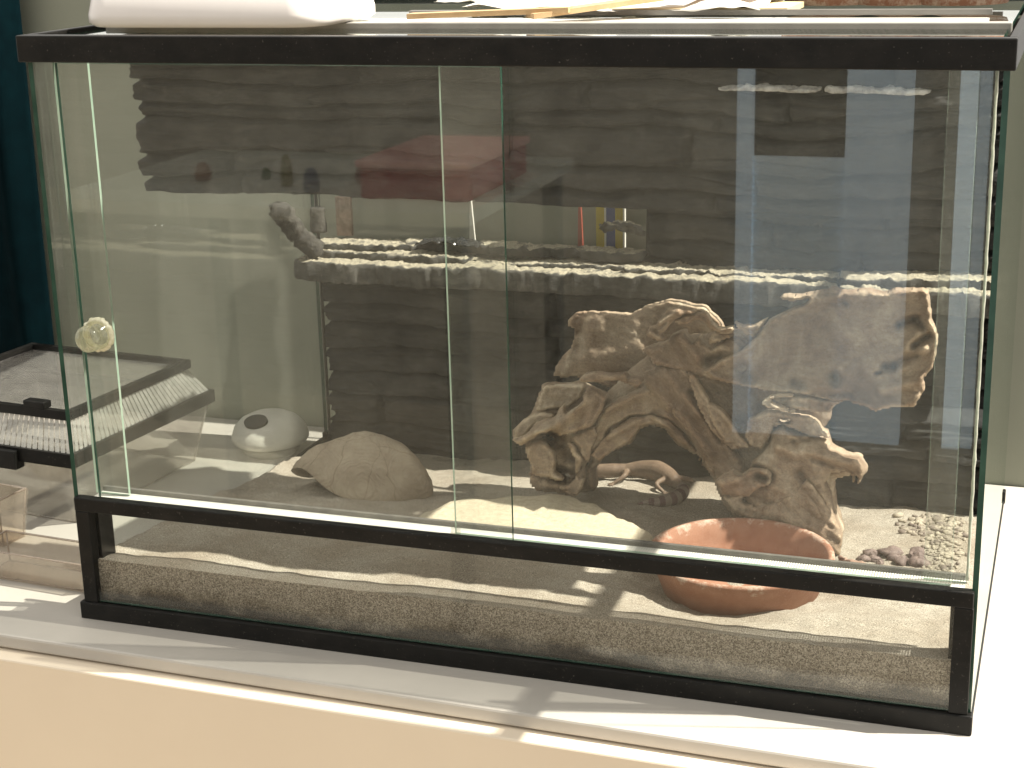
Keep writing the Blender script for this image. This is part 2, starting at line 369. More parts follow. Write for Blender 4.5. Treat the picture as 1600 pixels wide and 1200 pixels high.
b.build('bottom_rim', M_black, T, bevel=.15)
b = MB(); b.box((.9, .9, 1.9), (89.2, 1.5, 2.5)); b.build('rim_lip', M_blackg, T, bevel=.1)
def pane(name, a, c, mat, thin, edgemat=M_edge, parent=T):
    b = MB(); e = [1]*6
    idx = {'z': (0, 1), 'y': (2, 4), 'x': (3, 5)}[thin]
    for k in idx: e[k] = 0
    b.box(a, c, edge=e); return b.build(name, [mat, edgemat], parent)
pane('side_glass', (0.0, .5, .9), (.5, 59.4, 57.7), M_side, 'x')
pane('side_glass', (89.5, .5, .6), (90, 59.4, 57.7), M_glass, 'x')
pane('back_glass', (.55, 59.4, 1), (89.45, 59.9, 57.6), M_glass, 'y')
pane('bottom_glass', (.5, 1.6, .55), (89.4, 59, 1.05), M_glass, 'z')
pane('lower_front_glass', (1.6, .15, 2.0), (88.6, .6, 12.2), M_glass, 'y')
# silicone in the rear corner
b = MB(); b.tube([(.9, 59.2, z)for z in np.linspace(1, 57, 24)], [.22+.10*abs(noise.noise(Vector((0, 0, z*.31)))) for z in np.linspace(1, 57, 24)], 8)
b.build('corner_seal', simple('dark_silicone', (.03, .027, .02), (.06, .05, .035), 50, .5), T, smooth=True)
b = MB(); b.tube([(89.3, 59.2, z)for z in np.linspace(1, 57, 24)], .18, 8); b.build('corner_seal', M_black, T, smooth=True)
# corner posts beside the lower glass
for x0, x1 in ((.3, 1.9), (88.1, 89.75)):
    b = MB(); b.box((x0, -.1, 1.9), (x1, 1.1, 12.0)); b.build('corner_post', M_black, T, bevel=.1)
for x0, x1 in ((1.9, 2.1), (87.9, 88.1)):
    b = MB(); b.box((x0-.15, 1.12, 1.9), (x1+.15, 3.6, 11.9)); b.build('inner_trim', M_blackg, T, bevel=.05)
b = MB(); b.box((.3, -.15, 12.0), (89.7, .95, 13.5)); b.build('vent_bar', M_black, T, bevel=.12)
b = MB(); b.add([(1.2, .96, 12.9), (88.8, .96, 12.9), (88.8, 3.9, 12.9), (1.2, 3.9, 12.9)], [(0, 1, 2, 3)]); b.build('vent_mesh', M_mesh, T)
b = MB(); b.box((1.2, 3.92, 12.6), (88.8, 4.4, 13.4)); b.build('door_rail', simple('grey_rail', (.10, .095, .085), (.16, .15, .13), 60, .35), T, bevel=.1)
# sliding doors
d1 = pane('sliding_door', (2.6, 1.05, 12.97), (47.6, 1.45, 57.4), M_door, 'y')
d2 = pane('sliding_door', (41.4, 2.15, 12.97), (87.6, 2.55, 57.4), M_door, 'y', M_edgel)
d1['label'] = 'left sliding door with the round glass knob'; d2['label'] = 'right sliding door running behind the left one'
b = MB(); b.box((41.2, 1.5, 12.97), (42.0, 2.1, 13.9)); b.build('door_stop', M_plastic, T)
# fixed glass strips at both ends
pane('corner_strip', (1.0, 3.0, 13), (4.9, 3.35, 57.4), M_side, 'y', M_edgel)
pane('corner_strip', (85.2, 3.0, 13), (88.9, 3.35, 57.4), M_side, 'y', M_edgel)
b = MB()
for z in np.arange(13.4, 57.0, .9):
    pass
zs = np.linspace(13.2, 57.2, 60)
b.tube([(88.9+.05*noise.noise(Vector((z, 0, 0))), 3.4, z) for z in zs], [.12+.10*abs(noise.noise(Vector((z*1.7, 2, 0)))) for z in zs], 7)
b.build('strip_seal', simple('clear_silicone', (.45, .45, .38), (.6, .6, .5), 200, .3), T, smooth=True)
# knob
kx, kz = 4.75, 30.9
V = []; Fc = []
prof = [(0.05, -1.9), (1.0, -1.9), (1.28, -1.7), (1.35, -1.3), (1.15, -.7), (1.1, -.3), (1.45, .0), (1.5, .5), (1.4, .9), (.05, .9)]
n = 40
for r_, dy in prof:
    for k in range(n):
        a = 2*math.pi*k/n; V.append((kx+r_*math.cos(a), .15+dy, kz+r_*math.sin(a)))
for i in range(len(prof)-1):
    for k in range(n): Fc.append((i*n+k, (i+1)*n+k, (i+1)*n+(k+1) % n, i*n+(k+1) % n))
o = mk('knob', V, Fc, glassmat('cloudy_knob_glass', (.85, .87, .78), .22, (.85, .82, .62), 110, base=.08, rough=.12), d1)
V2 = []; Fc2 = []; n = 60; m_ = 14
for i in range(m_):
    ph = 2*math.pi*i/m_
    for k in range(n):
        a = 2*math.pi*k/n; rr = 1.42+.14*noise.noise(Vector((math.cos(a)*3, math.sin(a)*3, i*.6))) ; q = .34+.15*noise.noise(Vector((math.cos(a)*6, math.sin(a)*6, 5)))
        V2.append((kx+(rr+q*math.cos(ph))*math.cos(a), .65+q*math.sin(ph), kz+(rr+q*math.cos(ph))*math.sin(a)))
for i in range(m_):
    for k in range(n): Fc2.append((i*n+k, i*n+(k+1) % n, ((i+1) % m_)*n+(k+1) % n, ((i+1) % m_)*n+k))
mk('glue_ring', V2, Fc2, simple('yellowed_glue', (.55, .52, .34), (.72, .70, .55), 300, .25, .6, 900), o)
# top
pane('top_glass', (.9, .9, 59.2), (89.1, 13.4, 59.7), M_glass, 'z')
pane('top_glass', (.9, 15.2, 59.2), (89.1, 59.2, 59.6), M_glass, 'z')
b = MB(); b.box((.6, 13.4, 59.15), (89.4, 15.1, 60.25)); b.build('top_rail', simple('grey_plastic_rail', (.25, .24, .22), (.32, .31, .28), 30, .35), T, bevel=.1)
for yy, hh in ((23.5, .5), (44.5, .5)):
    b = MB(); b.box((30, yy, 60.2), (87.2, yy+.8, 60.2+hh)); b.build('top_rail', simple('thin_rail', (.16, .15, .14), None, 30, .4), T)
b = MB(); b.box((.9, 15.2, 59.65), (87.0, 23.4, 59.95)); b.build('top_vent', M_mesh, T)

# ------------------------------------------------------------------ sand
def sandz(x, y):
    z = 6.7-.105*y
    z += 1.5*math.exp(-((x-51)/11)**2-((y-47)/8)**2)
    z += .9*math.exp(-((x-33)/16)**2-((y-33)/5)**2)
    z += 1.0*math.exp(-((x-83)/7)**2-((y-34)/14)**2)
    k = min(1, y/6)
    z += k*(.62*fbm(x*.09, y*.14, 1.3, 4)+.13*fbm(x*.5, y*.6, 4, 3))
    z -= 1.1*math.exp(-(((x-66.5)**2+(y-15.5)**2)/120)**2)*min(1, y/6)
    z += .05*fbm(x*.5, 0, 9, 3)*(1-k)-.15*math.exp(-(y/1.5)**2)
    return z
nx, ny = 300, 190
X = np.linspace(.7, 89.3, nx); Y = .72+58.3*np.linspace(0, 1, ny)**1.15
V = [(x, y, sandz(x, y)) for y in Y for x in X]; Fc = []; mi = []
for j in range(ny-1):
    for i in range(nx-1): Fc.append((j*nx+i, j*nx+i+1, (j+1)*nx+i+1, (j+1)*nx+i)); mi.append(0)
n0 = len(V); V += [(x, .72, 1.1) for x in X]; n00 = len(V); V += [V[i] for i in range(nx)]
for i in range(nx-1): Fc.append((n0+i, n0+i+1, n00+i+1, n00+i)); mi.append(1)
n1 = len(V); V += [(.7, y, 1.1) for y in Y]
for j in range(ny-1): Fc.append((n1+j+1, n1+j, j*nx, (j+1)*nx)); mi.append(1)
n2 = len(V); V += [(89.3, y, 1.1) for y in Y]
for j in range(ny-1): Fc.append((n2+j, n2+j+1, (j+1)*nx+nx-1, j*nx+nx-1)); mi.append(1)
o = mk('sand', V, Fc, [M_sand, M_sandf], mi=mi, smooth=True, loc=(45, 30, 1)); tag(o, 'pale speckled desert sand layer covering the terrarium floor', 'sand', kind='stuff')

# ------------------------------------------------------------------ stone-like backdrop
def courses(z0, z1, hmin, hmax, seed):
    rr = random.Random(seed); z = z0; out = [z0]
    while z < z1: z += rr.uniform(hmin, hmax); out.append(z)
    return out
def stone_face(name, x0f, x1, z0f, z1, yface, yback, parent, seed, mat, nx=300, nz=170, amp=1.5, hmin=1.8, hmax=3.6):
    """x0f(z) left edge, z0f(x) lower edge; yface the plane the stone stands out of, towards the viewer"""
    cs = courses(-2, z1+4, hmin, hmax, seed); rr = random.Random(seed+1)
    joints = []
    for c in cs:
        x = -10+rr.uniform(0, 12); L = []
        while x < 105: L.append((x, rr.uniform(-1, 1))); x += rr.uniform(16, 60)
        joints.append(L)
    def depth(x, z):
        zz = z+1.3*noise.noise(Vector((x*.05, z*.06, seed)))+.45*noise.noise(Vector((x*.22, z*.3, seed+3)))+.16*noise.noise(Vector((x*.9, z*.8, seed+5)))
        k = max(i for i in range(len(cs)) if cs[i] <= zz) if zz > cs[0] else 0
        t0 = zz-cs[k]; t1 = (cs[k+1]-zz) if k+1 < len(cs) else 9
        L = joints[k]; xx = x+.5*noise.noise(Vector((x*.3, z*.8, seed+7))); q = 0
        while q+1 < len(L) and L[q+1][0] < xx: q += 1
        e = min(t0*1.1, t1*.7, max(xx-L[q][0], 0)*.8, (L[q+1][0]-xx)*.8 if q+1 < len(L) else 9)
        g = min(1, e/.38); g = g*g*(3-2*g)
        d = amp*(.25+.45*(L[q][1]*.5+.5))*g-(1-g)*.75
        d += .42*fbm(x*.13, z*.42, seed+.5, 4)+.12*fbm(x*.6, z*1.6, seed, 4)+.35*max(0, ridged(x*.035, z*.42, seed+9, 3)-.62)*2
        d -= .5*math.exp(-(noise.noise(Vector((x*.045, z*.36, seed+11)))/.035)**2)
        return d
    V = []; Fc = []
    for j in range(nz):
        for i in range(nx):
            t = i/(nx-1); s = j/(nz-1)
            zt = z1
            x = 0; zl = z0f(x0f(s)*(1-t)+x1*t)
            z = zl+(zt-zl)*s
            xl = x0f(z); x = xl+(x1-xl)*t
            V.append((x, yface-depth(x, z), z))
    nb = len(V)
    for j in range(nz):
        for i in range(nx):
            v = V[j*nx+i]; V.append((v[0], yback, v[2])) if (i in (0, nx-1) or j in (0, nz-1)) else None
    # index of border verts on the back
    idx = {}; c_ = nb
    for j in range(nz):
        for i in range(nx):
            if i in (0, nx-1) or j in (0, nz-1): idx[(i, j)] = c_; c_ += 1
    for j in range(nz-1):
        for i in range(nx-1): Fc.append((j*nx+i, j*nx+i+1, (j+1)*nx+i+1, (j+1)*nx+i))
    for i in range(nx-1):
        Fc.append((idx[(i, 0)], idx[(i+1, 0)], i+1, i)); Fc.append(((nz-1)*nx+i, (nz-1)*nx+i+1, idx[(i+1, nz-1)], idx[(i, nz-1)]))
    for j in range(nz-1):
        Fc.append((idx[(0, j+1)], idx[(0, j)], j*nx, (j+1)*nx)); Fc.append((idx[(nx-1, j)], idx[(nx-1, j+1)], (j+1)*nx+nx-1, j*nx+nx-1))
    Fc.append((idx[(0, 0)], idx[(0, nz-1)], idx[(nx-1, nz-1)], idx[(nx-1, 0)]))
    o = mk(name, V, Fc, mat, parent); return o
BD = thing('rock_backdrop', 'dark layered slate look backdrop with a ledge across the terrarium rear', 'backdrop', (45, 58, 0))
def rag(z, seed, amp):       # ragged edge that steps with the courses
    return amp*noise.noise(Vector((math.floor(z/2.2)*1.7, seed, 0)))+.35*amp*noise.noise(Vector((z*.9, seed+2, 0)))
stone_face('lower_face', lambda z: 2.4+rag(z, 3, 1.3), 89.2, lambda x: 0.2, 27.0, 57.5, 59.2, BD, 11, M_slate, amp=1.5, hmin=1.8, hmax=4.4)
stone_face('upper_face', lambda z: 46.5+rag(z, 8, 1.5), 89.2, lambda x: 26.5, 57.3, 57.6, 59.2, BD, 23, M_slate, nx=200, amp=1.5, hmin=1.8, hmax=4.2)
# low stone foot on the right
stone_face('foot', lambda z: 63.5+rag(z, 12, 1.2), 89.2, lambda x: 1.0+.2*noise.noise(Vector((x*.3, 0, 0))), 12.5, 50.5, 57.3, BD, 31, M_slate, nx=130, nz=70, amp=1.5)
# ledge: stacked thin slabs whose tops catch the sun
def ledge(name, x0, x1, yf, yb, z0, z1, seed, parent, mat, nx=260, prof=9, wob=1.1, zw=.35, fine=.25):
    V = []; Fc = []
    ring = []
    ny_ = 12
    for i in range(nx):
        t = i/(nx-1); x = x0+(x1-x0)*t
        yF = yf+wob*noise.noise(Vector((x*.11, seed, 0)))+.45*wob*noise.noise(Vector((x*.5, seed, 3)))+1.5*wob*noise.noise(Vector((math.floor(x/6.5+.4*noise.noise(Vector((x*.3, seed, 1))))*3.1, seed, 7)))
        endt = min(1, min(t, 1-t)*(x1-x0)/.9); sh = math.sqrt(max(0, 1-(1-endt)**2))
        zt = z1+zw*noise.noise(Vector((x*.09, seed, 9)))+.7*zw*noise.noise(Vector((math.floor(x/4.7)*2.3, seed, 4))); zb = z0+.5*zw*noise.noise(Vector((x*.2, seed, 12)))
        h = (zt-zb)*(.55+.45*sh); zc = (zt+zb)/2; yF = yF+(1-sh)*.8
        pts = [(yb, zc-h/2), (yF+.8, zc-h/2)]
        for k in range(prof):
            a = -math.pi/2-math.pi*k/(prof-1); cc = math.cos(math.pi*k/(prof-1)); ss = math.sin(math.pi*k/(prof-1)); pts.append((yF+.5-.5*max(ss, 0)**.45, zc-h/2*math.copysign(abs(cc)**.4, cc)))
        for k in range(1, ny_): pts.append((yF+.5+(yb-yF-.5)*k/(ny_-1), zc+h/2))
        for (y, z) in pts:
            nn = fine*(fbm(x*.7, y*.9, z*.9+seed, 4)+.7*fbm(x*2.3, y*2.6, z*2.2+seed, 3))
            V.append((x, y+nn*.6 if y < yb-.1 else y, z+nn*(1 if z > zc else .5)))
    m = len(V)//nx
    for i in range(nx-1):
        for k in range(m): Fc.append((i*m+k, (i+1)*m+k, (i+1)*m+(k+1) % m, i*m+(k+1) % m))
    Fc.append(tuple(range(m))); Fc.append(tuple((nx-1)*m+k for k in range(m))[::-1])
    o = mk(name, V, Fc, mat, parent); fix_normals(o); return o
ledge('ledge', .6, 89.2, 51.3, 58.5, 24.8, 27.5, 2, BD, M_slate2, nx=420, zw=.5, fine=.28)
ledge('ledge', 1.0, 24, 53.6, 58.6, 27.3, 28.3, 5, BD, M_slate2, nx=110, zw=.3)
ledge('ledge', 21, 47, 54.6, 58.6, 27.2, 27.9, 15, BD, M_slate2, nx=120, zw=.3)
ledge('ledge', 2.0, 16, 55.2, 58.7, 28.2, 29.2, 8, BD, M_slate2, nx=80)
ledge('ledge', 44, 71, 53.8, 58.7, 27.3, 28.1, 14, BD, M_slate2, nx=140, zw=.5)
ledge('ledge', 70, 89.2, 52.8, 58.7, 27.2, 28.5, 17, BD, M_slate2, nx=90)
ledge('ledge', 14, 46, 56.4, 58.8, 28.2, 29.5, 19, BD, M_slate2, nx=140, zw=.4)
# hanging canopy in front
CN = thing('rock_canopy', 'dark layered slate look panel hanging below the top front rim', 'backdrop', (45, 18, 42))
stone_face('stone_panel', lambda z: .75+max(0, (44.5-z))*.15+.9*abs(rag(z, 5, 1.2)), 89.1,
           lambda x: 42.3+.25*noise.noise(Vector((x*.12, 4, 0)))+.12*noise.noise(Vector((x*.6, 4, 0))), 57.4, 18.0, 20.2, CN, 47, M_slate, nx=320, nz=110, amp=1.5, hmin=1.5, hmax=3.6)
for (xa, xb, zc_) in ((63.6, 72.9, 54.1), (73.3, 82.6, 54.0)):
    ledge('sunlit_edge_line', xa, xb, 15.75, 18.4, zc_-.16, zc_+.10, xa, CN, simple('painted_sunlit_edge', (.62, .61, .57), (.22, .21, .2), 90, .8, .6, 300), nx=90, wob=.5, zw=.45, fine=.2)  # pale colour paints in the sunlit line along this slate edge

# pieces on the ledge
def rough_block(name, pts, rad, mat, label, cat, n=18, nz=.22, sq=1.0, loc=None):
    b = MB(); P = [Vector(p) for p in pts]; Q = []; R_ = []
    for i in range(len(P)-1):
        for k in range(8): t = k/8; Q.append(P[i].lerp(P[i+1], t)); R_.append(rad[i]*(1-t)+rad[i+1]*t)
    Q.append(P[-1]); R_.append(rad[-1]); b.tube(Q, R_, n)
    b.V = [tuple(Vector(v)+Vector((noise.noise(Vector(v)*1.1), noise.noise(Vector(v)*1.1+Vector((9, 0, 0))), noise.noise(Vector(v)*1.1+Vector((0, 9, 0)))))*nz*1.8+Vector((1, 1, 1))*nz*.7*noise.noise(Vector(v)*3.3)) for v in b.V]
    o = b.build(name, mat, smooth=True, loc=loc or pts[0]); tag(o, label, cat); return o
M_foam = simple('grey_foam_stone', (.03, .027, .023), (.085, .078, .066), 70, .9, 1, 260, .003)
rough_block('foam_scrap', [(3.6, 53.4, 28.2), (1.9, 51, 31.0), (1.5, 47.0, 35.0)], [1.15, 1.25, 1.3], M_foam, 'grey foam stone scrap leaning against the left glass above the ledge', 'foam scrap', nz=.3)
a = at(498, 362, 1, 58); 
o = rough_block('probe', [(a[0], 58, a[2]), (a[0], 58, a[2]+3.2)], [1.15, .95], M_foam, 'dark probe block hanging on two wires beside the foam scrap', 'probe', nz=.1)
PB = o
b = MB()
for dx in (-.25, .35): b.tube([(a[0]+dx, 58, a[2]+3), (a[0]+dx, 58, 57)], .07, 6)
b.build('wire', M_black, PB)
a = at(540, 368, 1, 58.6)
b = MB(); b.box((a[0]-1.1, 58.2, a[2]), (a[0]+1.1, 58.9, a[2]+5.2)); o = b.build('silicone_patch', simple('brown_silicone', (.13, .095, .07), (.26, .19, .15), 120, .6, .8, 400), bevel=.1, loc=(a[0], 58.5, a[2])); tag(o, 'brown silicone patch stuck to the rear glass beside the probe', 'silicone patch')
a = at(940, 368, 1, 57)
rough_block('stone_chip', [(a[0]-.4, 57, a[2]+1.0), (a[0]+2.2, 57, a[2]+1.5), (a[0]+4.4, 57, a[2]+1.1), (a[0]+5.6, 57, a[2]+.4)], [.4, .65, .6, .2], M_slate2, 'small grey stone chip on the ledge before the striped box', 'stone', nz=.3)
for k, (u, v, L, lab) in enumerate(((650, 352, 5.5, 'crumpled glossy black wrapper on the ledge left of the door edge'),)):
    a = at(u, v, 1, 55.6); nx_, ny_ = 40, 14; V = []; Fc = []
    for j in range(ny_):
        for i in range(nx_):
            x = a[0]+8.5*i/(nx_-1); y = 54.6+3.2*j/(ny_-1)
            V.append((x, y, 29.4+.9*math.sin(math.pi*i/(nx_-1))**.7*(.6+.5*fbm(x*.7, y*.9, 3, 3))+.35*abs(fbm(x*1.4, y*1.6, 7, 3))))
    for j in range(ny_-1):
        for i in range(nx_-1): Fc.append((j*nx_+i, j*nx_+i+1, (j+1)*nx_+i+1, (j+1)*nx_+i))
    o = mk('wrapper', V, Fc, simple('glossy_black_film', (.01, .01, .01), (.03, .03, .03), 40, .12), smooth=False, loc=(a[0], 56, 29.3)); md = o.modifiers.new('s', 'SOLIDIFY'); md.thickness = .0006
    tag(o, lab, 'wrapper')

# ------------------------------------------------------------------ driftwood: overlapping sheets of real thickness grown from outlines
def sdf_grid(poly, U, Vv):
    P = np.array(poly, float); A = P; B_ = np.roll(P, -1, 0)
    uu, vv = np.meshgrid(U, Vv); p = np.stack([uu, vv], -1)[..., None, :]
    ab = B_-A; t = np.clip(((p-A)*ab).sum(-1)/(ab**2).sum(-1), 0, 1)
    dist = np.sqrt((((A+t[..., None]*ab)-p)**2).sum(-1)).min(-1)
    x, y = uu[..., None], vv[..., None]
    c = ((A[:, 1] > y) != (B_[:, 1] > y)) & (x < (B_[:, 0]-A[:, 0])*(y-A[:, 1])/(B_[:, 1]-A[:, 1]+1e-9)+A[:, 0])
    ins = (c.sum(-1) % 2) == 1
    return np.where(ins, dist, -dist)
def sheet(mb, poly, y0, T_, R_=22, fn=1.0, fl=0, gx=0, gy=0, bul=(), na=.8, step=2.5, seed=0, jit=3.0, conc=.25, pits=(), nf=.022):
    P = np.array(poly); u0, v0 = P.min(0)-8; u1, v1 = P.max(0)+8; uc, vc = P.mean(0)
    U = np.arange(u0, u1, step); Vv = np.arange(v0, v1, step)
    D = sdf_grid(poly, U, Vv)
    for (hu, hv, ha, hb) in pits:               # open holes
        uu, vv = np.meshgrid(U, Vv); e = (np.sqrt(((uu-hu)/ha)**2+((vv-hv)/hb)**2)-1)*min(ha, hb); D = np.minimum(D, e)
    idx = -np.ones(D.shape, int); V = []; info = []
    for j in range(len(Vv)):
        for i in range(len(U)):
            dd = D[j, i]+1.3*jit*fbm(U[i]*.035, Vv[j]*.035, seed*3.3, 5)+.7*fbm(U[i]*.14, Vv[j]*.14, seed, 3)
            D[j, i] = dd
            if dd > 0: idx[j, i] = len(info); info.append((U[i], Vv[j], dd))
    front = []; back = []
    for (u, v, dd) in info:
        e = min(dd/R_, 1); prof = math.sqrt(1-(1-e)**2)
        bb = 0
        for (ax_, ay_, bx_, by_, w, am) in bul:
            L2 = (bx_-ax_)**2+(by_-ay_)**2; t = 0 if L2 == 0 else max(0, min(1, ((u-ax_)*(bx_-ax_)+(v-ay_)*(by_-ay_))/L2))
            q = ((u-ax_-t*(bx_-ax_))**2+(v-ay_-t*(by_-ay_))**2)/(w*w); bb += am*math.exp(-q)
        wu = u+14*noise.noise(Vector((u*.012, v*.012, seed))); wv = v+14*noise.noise(Vector((u*.012, v*.012, seed+5)))
        ca, sa = math.cos(math.radians(fl)), math.sin(math.radians(fl))
        al_ = wu*ca+wv*sa; ac_ = -wu*sa+wv*ca
        nn = na*(.55*(ridged(al_*.0045, ac_*.030, seed, 3)-.7)+.55*fbm(wu*.016, wv*.016, seed+2, 3)+.14*fbm(al_*.02, ac_*.10, seed+6, 3))
        fine = fn*.10*fbm(u*.09, v*.09, seed+8, 4)
        rimlift = conc*math.exp(-(dd/6.0)**2)-conc*.6*(1-math.exp(-(dd/45.0)**2))
        rimlift += math.exp(-(dd/9.0)**2)*(.75*noise.noise(Vector((u*.045, v*.045, seed+1.5)))+.4*noise.noise(Vector((u*.12, v*.12, seed+2.5))))*min(1, T_/2.2)
        ym = y0+gx*(u-uc)+gy*(v-vc)
        yf = ym-T_*.5*prof-(bb+nn+rimlift)*min(1, dd/4)-fine*min(1, dd/5)
        yb = ym+T_*.5*prof+.2
        p = at(u, v, 1, yf); pb = at(u, v, 1, ym)
        front.append((p[0], p[1], p[2])); back.append((pb[0], max(yb, yf+.3), pb[2]))
    n = len(front); Vall = front+back; Fc = []
    q = {}
    for j in range(len(Vv)-1):
        for i in range(len(U)-1):
            a, b_, c_, d_ = idx[j, i], idx[j, i+1], idx[j+1, i+1], idx[j+1, i]
            if min(a, b_, c_, d_) < 0: continue
            Fc.append((a, d_, c_, b_)); Fc.append((a+n, b_+n, c_+n, d_+n))
            for e in ((a, d_), (d_, c_), (c_, b_), (b_, a)):
                if (e[1], e[0]) in q: q.pop((e[1], e[0]))
                else: q[e] = 1
    for (a, b_) in q: Fc.append((b_, a, a+n, b_+n))
    used = sorted({k for f_ in Fc for k in f_}); rm = {k: i for i, k in enumerate(used)}
    mb.add([Vall[k] for k in used], [tuple(rm[k] for k in f_) for f_ in Fc])
DW = MB()
# rear upper left panel
sheet(DW, [(863,590),(868,572),(876,555),(890,545),(899,528),(897,515),(884,508),(888,498),(900,488),(925,486),(940,488),(985,490),(1010,478),(1045,468),(1100,478),(1130,505),(1150,560),(1110,620),(1070,640),(1000,640),(960,612),(930,596),(905,590)],
      43, 3.0, 9, fl=15, bul=[(905,520,900,560,10,-1.0),(930,505,920,530,14,.9),(905,560,1000,550,16,.7),(930,590,1060,590,12,-.7),(880,575,900,560,10,.5)], na=.7, seed=1, jit=2)
# wall of the trunk
sheet(DW, [(985,575),(1010,556),(1060,530),(1120,520),(1180,512),(1230,520),(1290,570),(1310,625),(1298,640),(1296,655),(1290,670),(1285,672),(1294,676),(1294,686),(1300,698),(1322,712),(1345,718),(1355,740),(1345,752),(1338,745),(1325,745),(1300,750),(1306,790),(1318,830),(1312,865),(1210,845),(1150,818),(1130,792),(1117,765),(1113,748),(1095,722),(1075,698),(1056,690),(1040,668),(1020,661),(1000,667),(985,688),(958,704),(925,700),(925,650),(950,610)],
      38.5, 8, 30, fl=50, gx=-.006, bul=[(1140,600,1170,650,26,-2.0),(1200,690,1290,700,22,1.2),(1160,640,1240,670,18,1.2),(1100,560,1150,560,10,-2.2),(1190,640,1230,640,10,-1.2),(1090,590,1130,600,14,1.0)], na=1.2, seed=2)
# arch: nested thin sheets
sheet(DW, [(905,772),(912,735),(930,700),(960,665),(1010,640),(1060,660),(1100,700),(1085,715),(1056,694),(1040,672),(1018,664),(1000,670),(986,692),(960,704),(940,715),(930,735),(932,765)], 41, 5, 10, fl=-45, na=.7, seed=12, jit=2)
sheet(DW, [(925,672),(945,636),(965,622),(985,612),(1015,600),(1050,615),(1085,655),(1112,702),(1122,748),(1106,738),(1096,715),(1076,684),(1052,662),(1020,650),(985,652),(955,672),(935,700),(922,710)],
      35.6, 3.2, 7, fl=20, gx=-.006, bul=[(950,640,1010,612,7,.8),(1040,620,1100,700,7,.9)], na=.5, seed=3, jit=2)
sheet(DW, [(922,712),(935,694),(955,672),(985,654),(1015,648),(1045,656),(1070,680),(1092,712),(1103,728),(1096,730),(1080,702),(1060,694),(1042,668),(1020,661),(1000,667),(986,690),(962,704),(935,722)],
      34.4, 1.6, 5, fl=20, na=.35, seed=23, jit=1.5, bul=[(950,684,1000,656,4,.5),(1020,652,1075,694,4,.6)])
# left leg: dark core, then plates in front of it
sheet(DW, [(847,601),(870,600),(905,600),(918,603),(938,615),(950,625),(944,650),(930,688),(928,706),(916,728),(912,752),(903,777),(885,771),(858,768),(838,766),(828,745),(826,720),(820,697),(805,690),(799,682),(808,664),(830,647),(840,622)],
      38, 5.5, 18, fl=60, gy=-.010, bul=[(875,742,890,744,9,-3.0),(850,684,862,686,9,-2.6),(895,700,905,730,9,-1.4),(880,700,890,715,10,-1.2)], na=.7, seed=4, pits=[(856,686,11,5),(886,745,9,6)])
sheet(DW, [(849,601),(862,603),(885,601),(908,600),(914,604),(908,622),(888,638),(862,640),(836,644),(842,622)], 35.6, 1.6, 5, fl=10, na=.25, seed=14, jit=1.2, gy=.01)
sheet(DW, [(800,685),(806,668),(816,656),(832,648),(848,644),(862,646),(872,652),(852,658),(836,662),(824,676),(815,688),(812,697)], 35.2, 1.8, 6, fl=-40, na=.3, seed=24, jit=1.2)
sheet(DW, [(799,686),(812,684),(824,674),(836,660),(856,655),(866,652),(874,638),(879,632),(884,646),(894,640),(908,628),(915,608),(922,604),(934,612),(949,621),(944,636),(934,652),(924,668),(905,674),(888,680),(874,683),(862,676),(842,680),(826,690),(816,697),(806,694)],
      33.2, 2.0, 7, fl=-32, gy=-.012, bul=[(820,684,870,664,8,.9),(875,660,915,625,10,1.2),(915,606,905,625,4,.5),(925,625,915,662,8,.5)], na=.35, seed=25, jit=1.4)
sheet(DW, [(819,698),(830,690),(844,689),(856,696),(866,708),(869,722),(867,738),(878,746),(884,753),(872,753),(852,746),(842,746),(830,742),(828,728),(822,712)],
      33.6, 1.8, 6, fl=70, gy=-.01, na=.35, seed=26, jit=1.4, bul=[(830,705,860,735,14,.7)])
sheet(DW, [(884,690),(896,692),(903,708),(912,718),(906,732),(901,742),(905,750),(912,748),(910,762),(903,777),(888,770),(872,768),(872,758),(888,757),(897,748),(896,734),(898,720),(890,706)],
      34.2, 1.6, 5, fl=70, na=.3, seed=27, jit=1.4)
sheet(DW, [(890,684),(912,674),(928,668),(936,680),(926,700),(926,712),(918,726),(908,714),(904,700)], 35, 2.2, 7, fl=60, na=.4, seed=28, jit=1.4)
sheet(DW, [(826,744),(850,748),(880,755),(893,768),(903,777),(885,775),(858,770),(838,768),(829,758)], 35.0, 3.2, 9, fl=0, na=.5, seed=29, jit=1.5)
# pale ledge that catches the sun
sheet(DW, [(903,592),(912,584),(926,582),(950,584),(972,583),(976,580),(980,590),(1002,591),(1004,600),(996,606),(982,602),(966,595),(945,596),(918,599),(908,598)], 32.4, 2.6, 6, fl=0, na=.25, seed=5, jit=1.2)
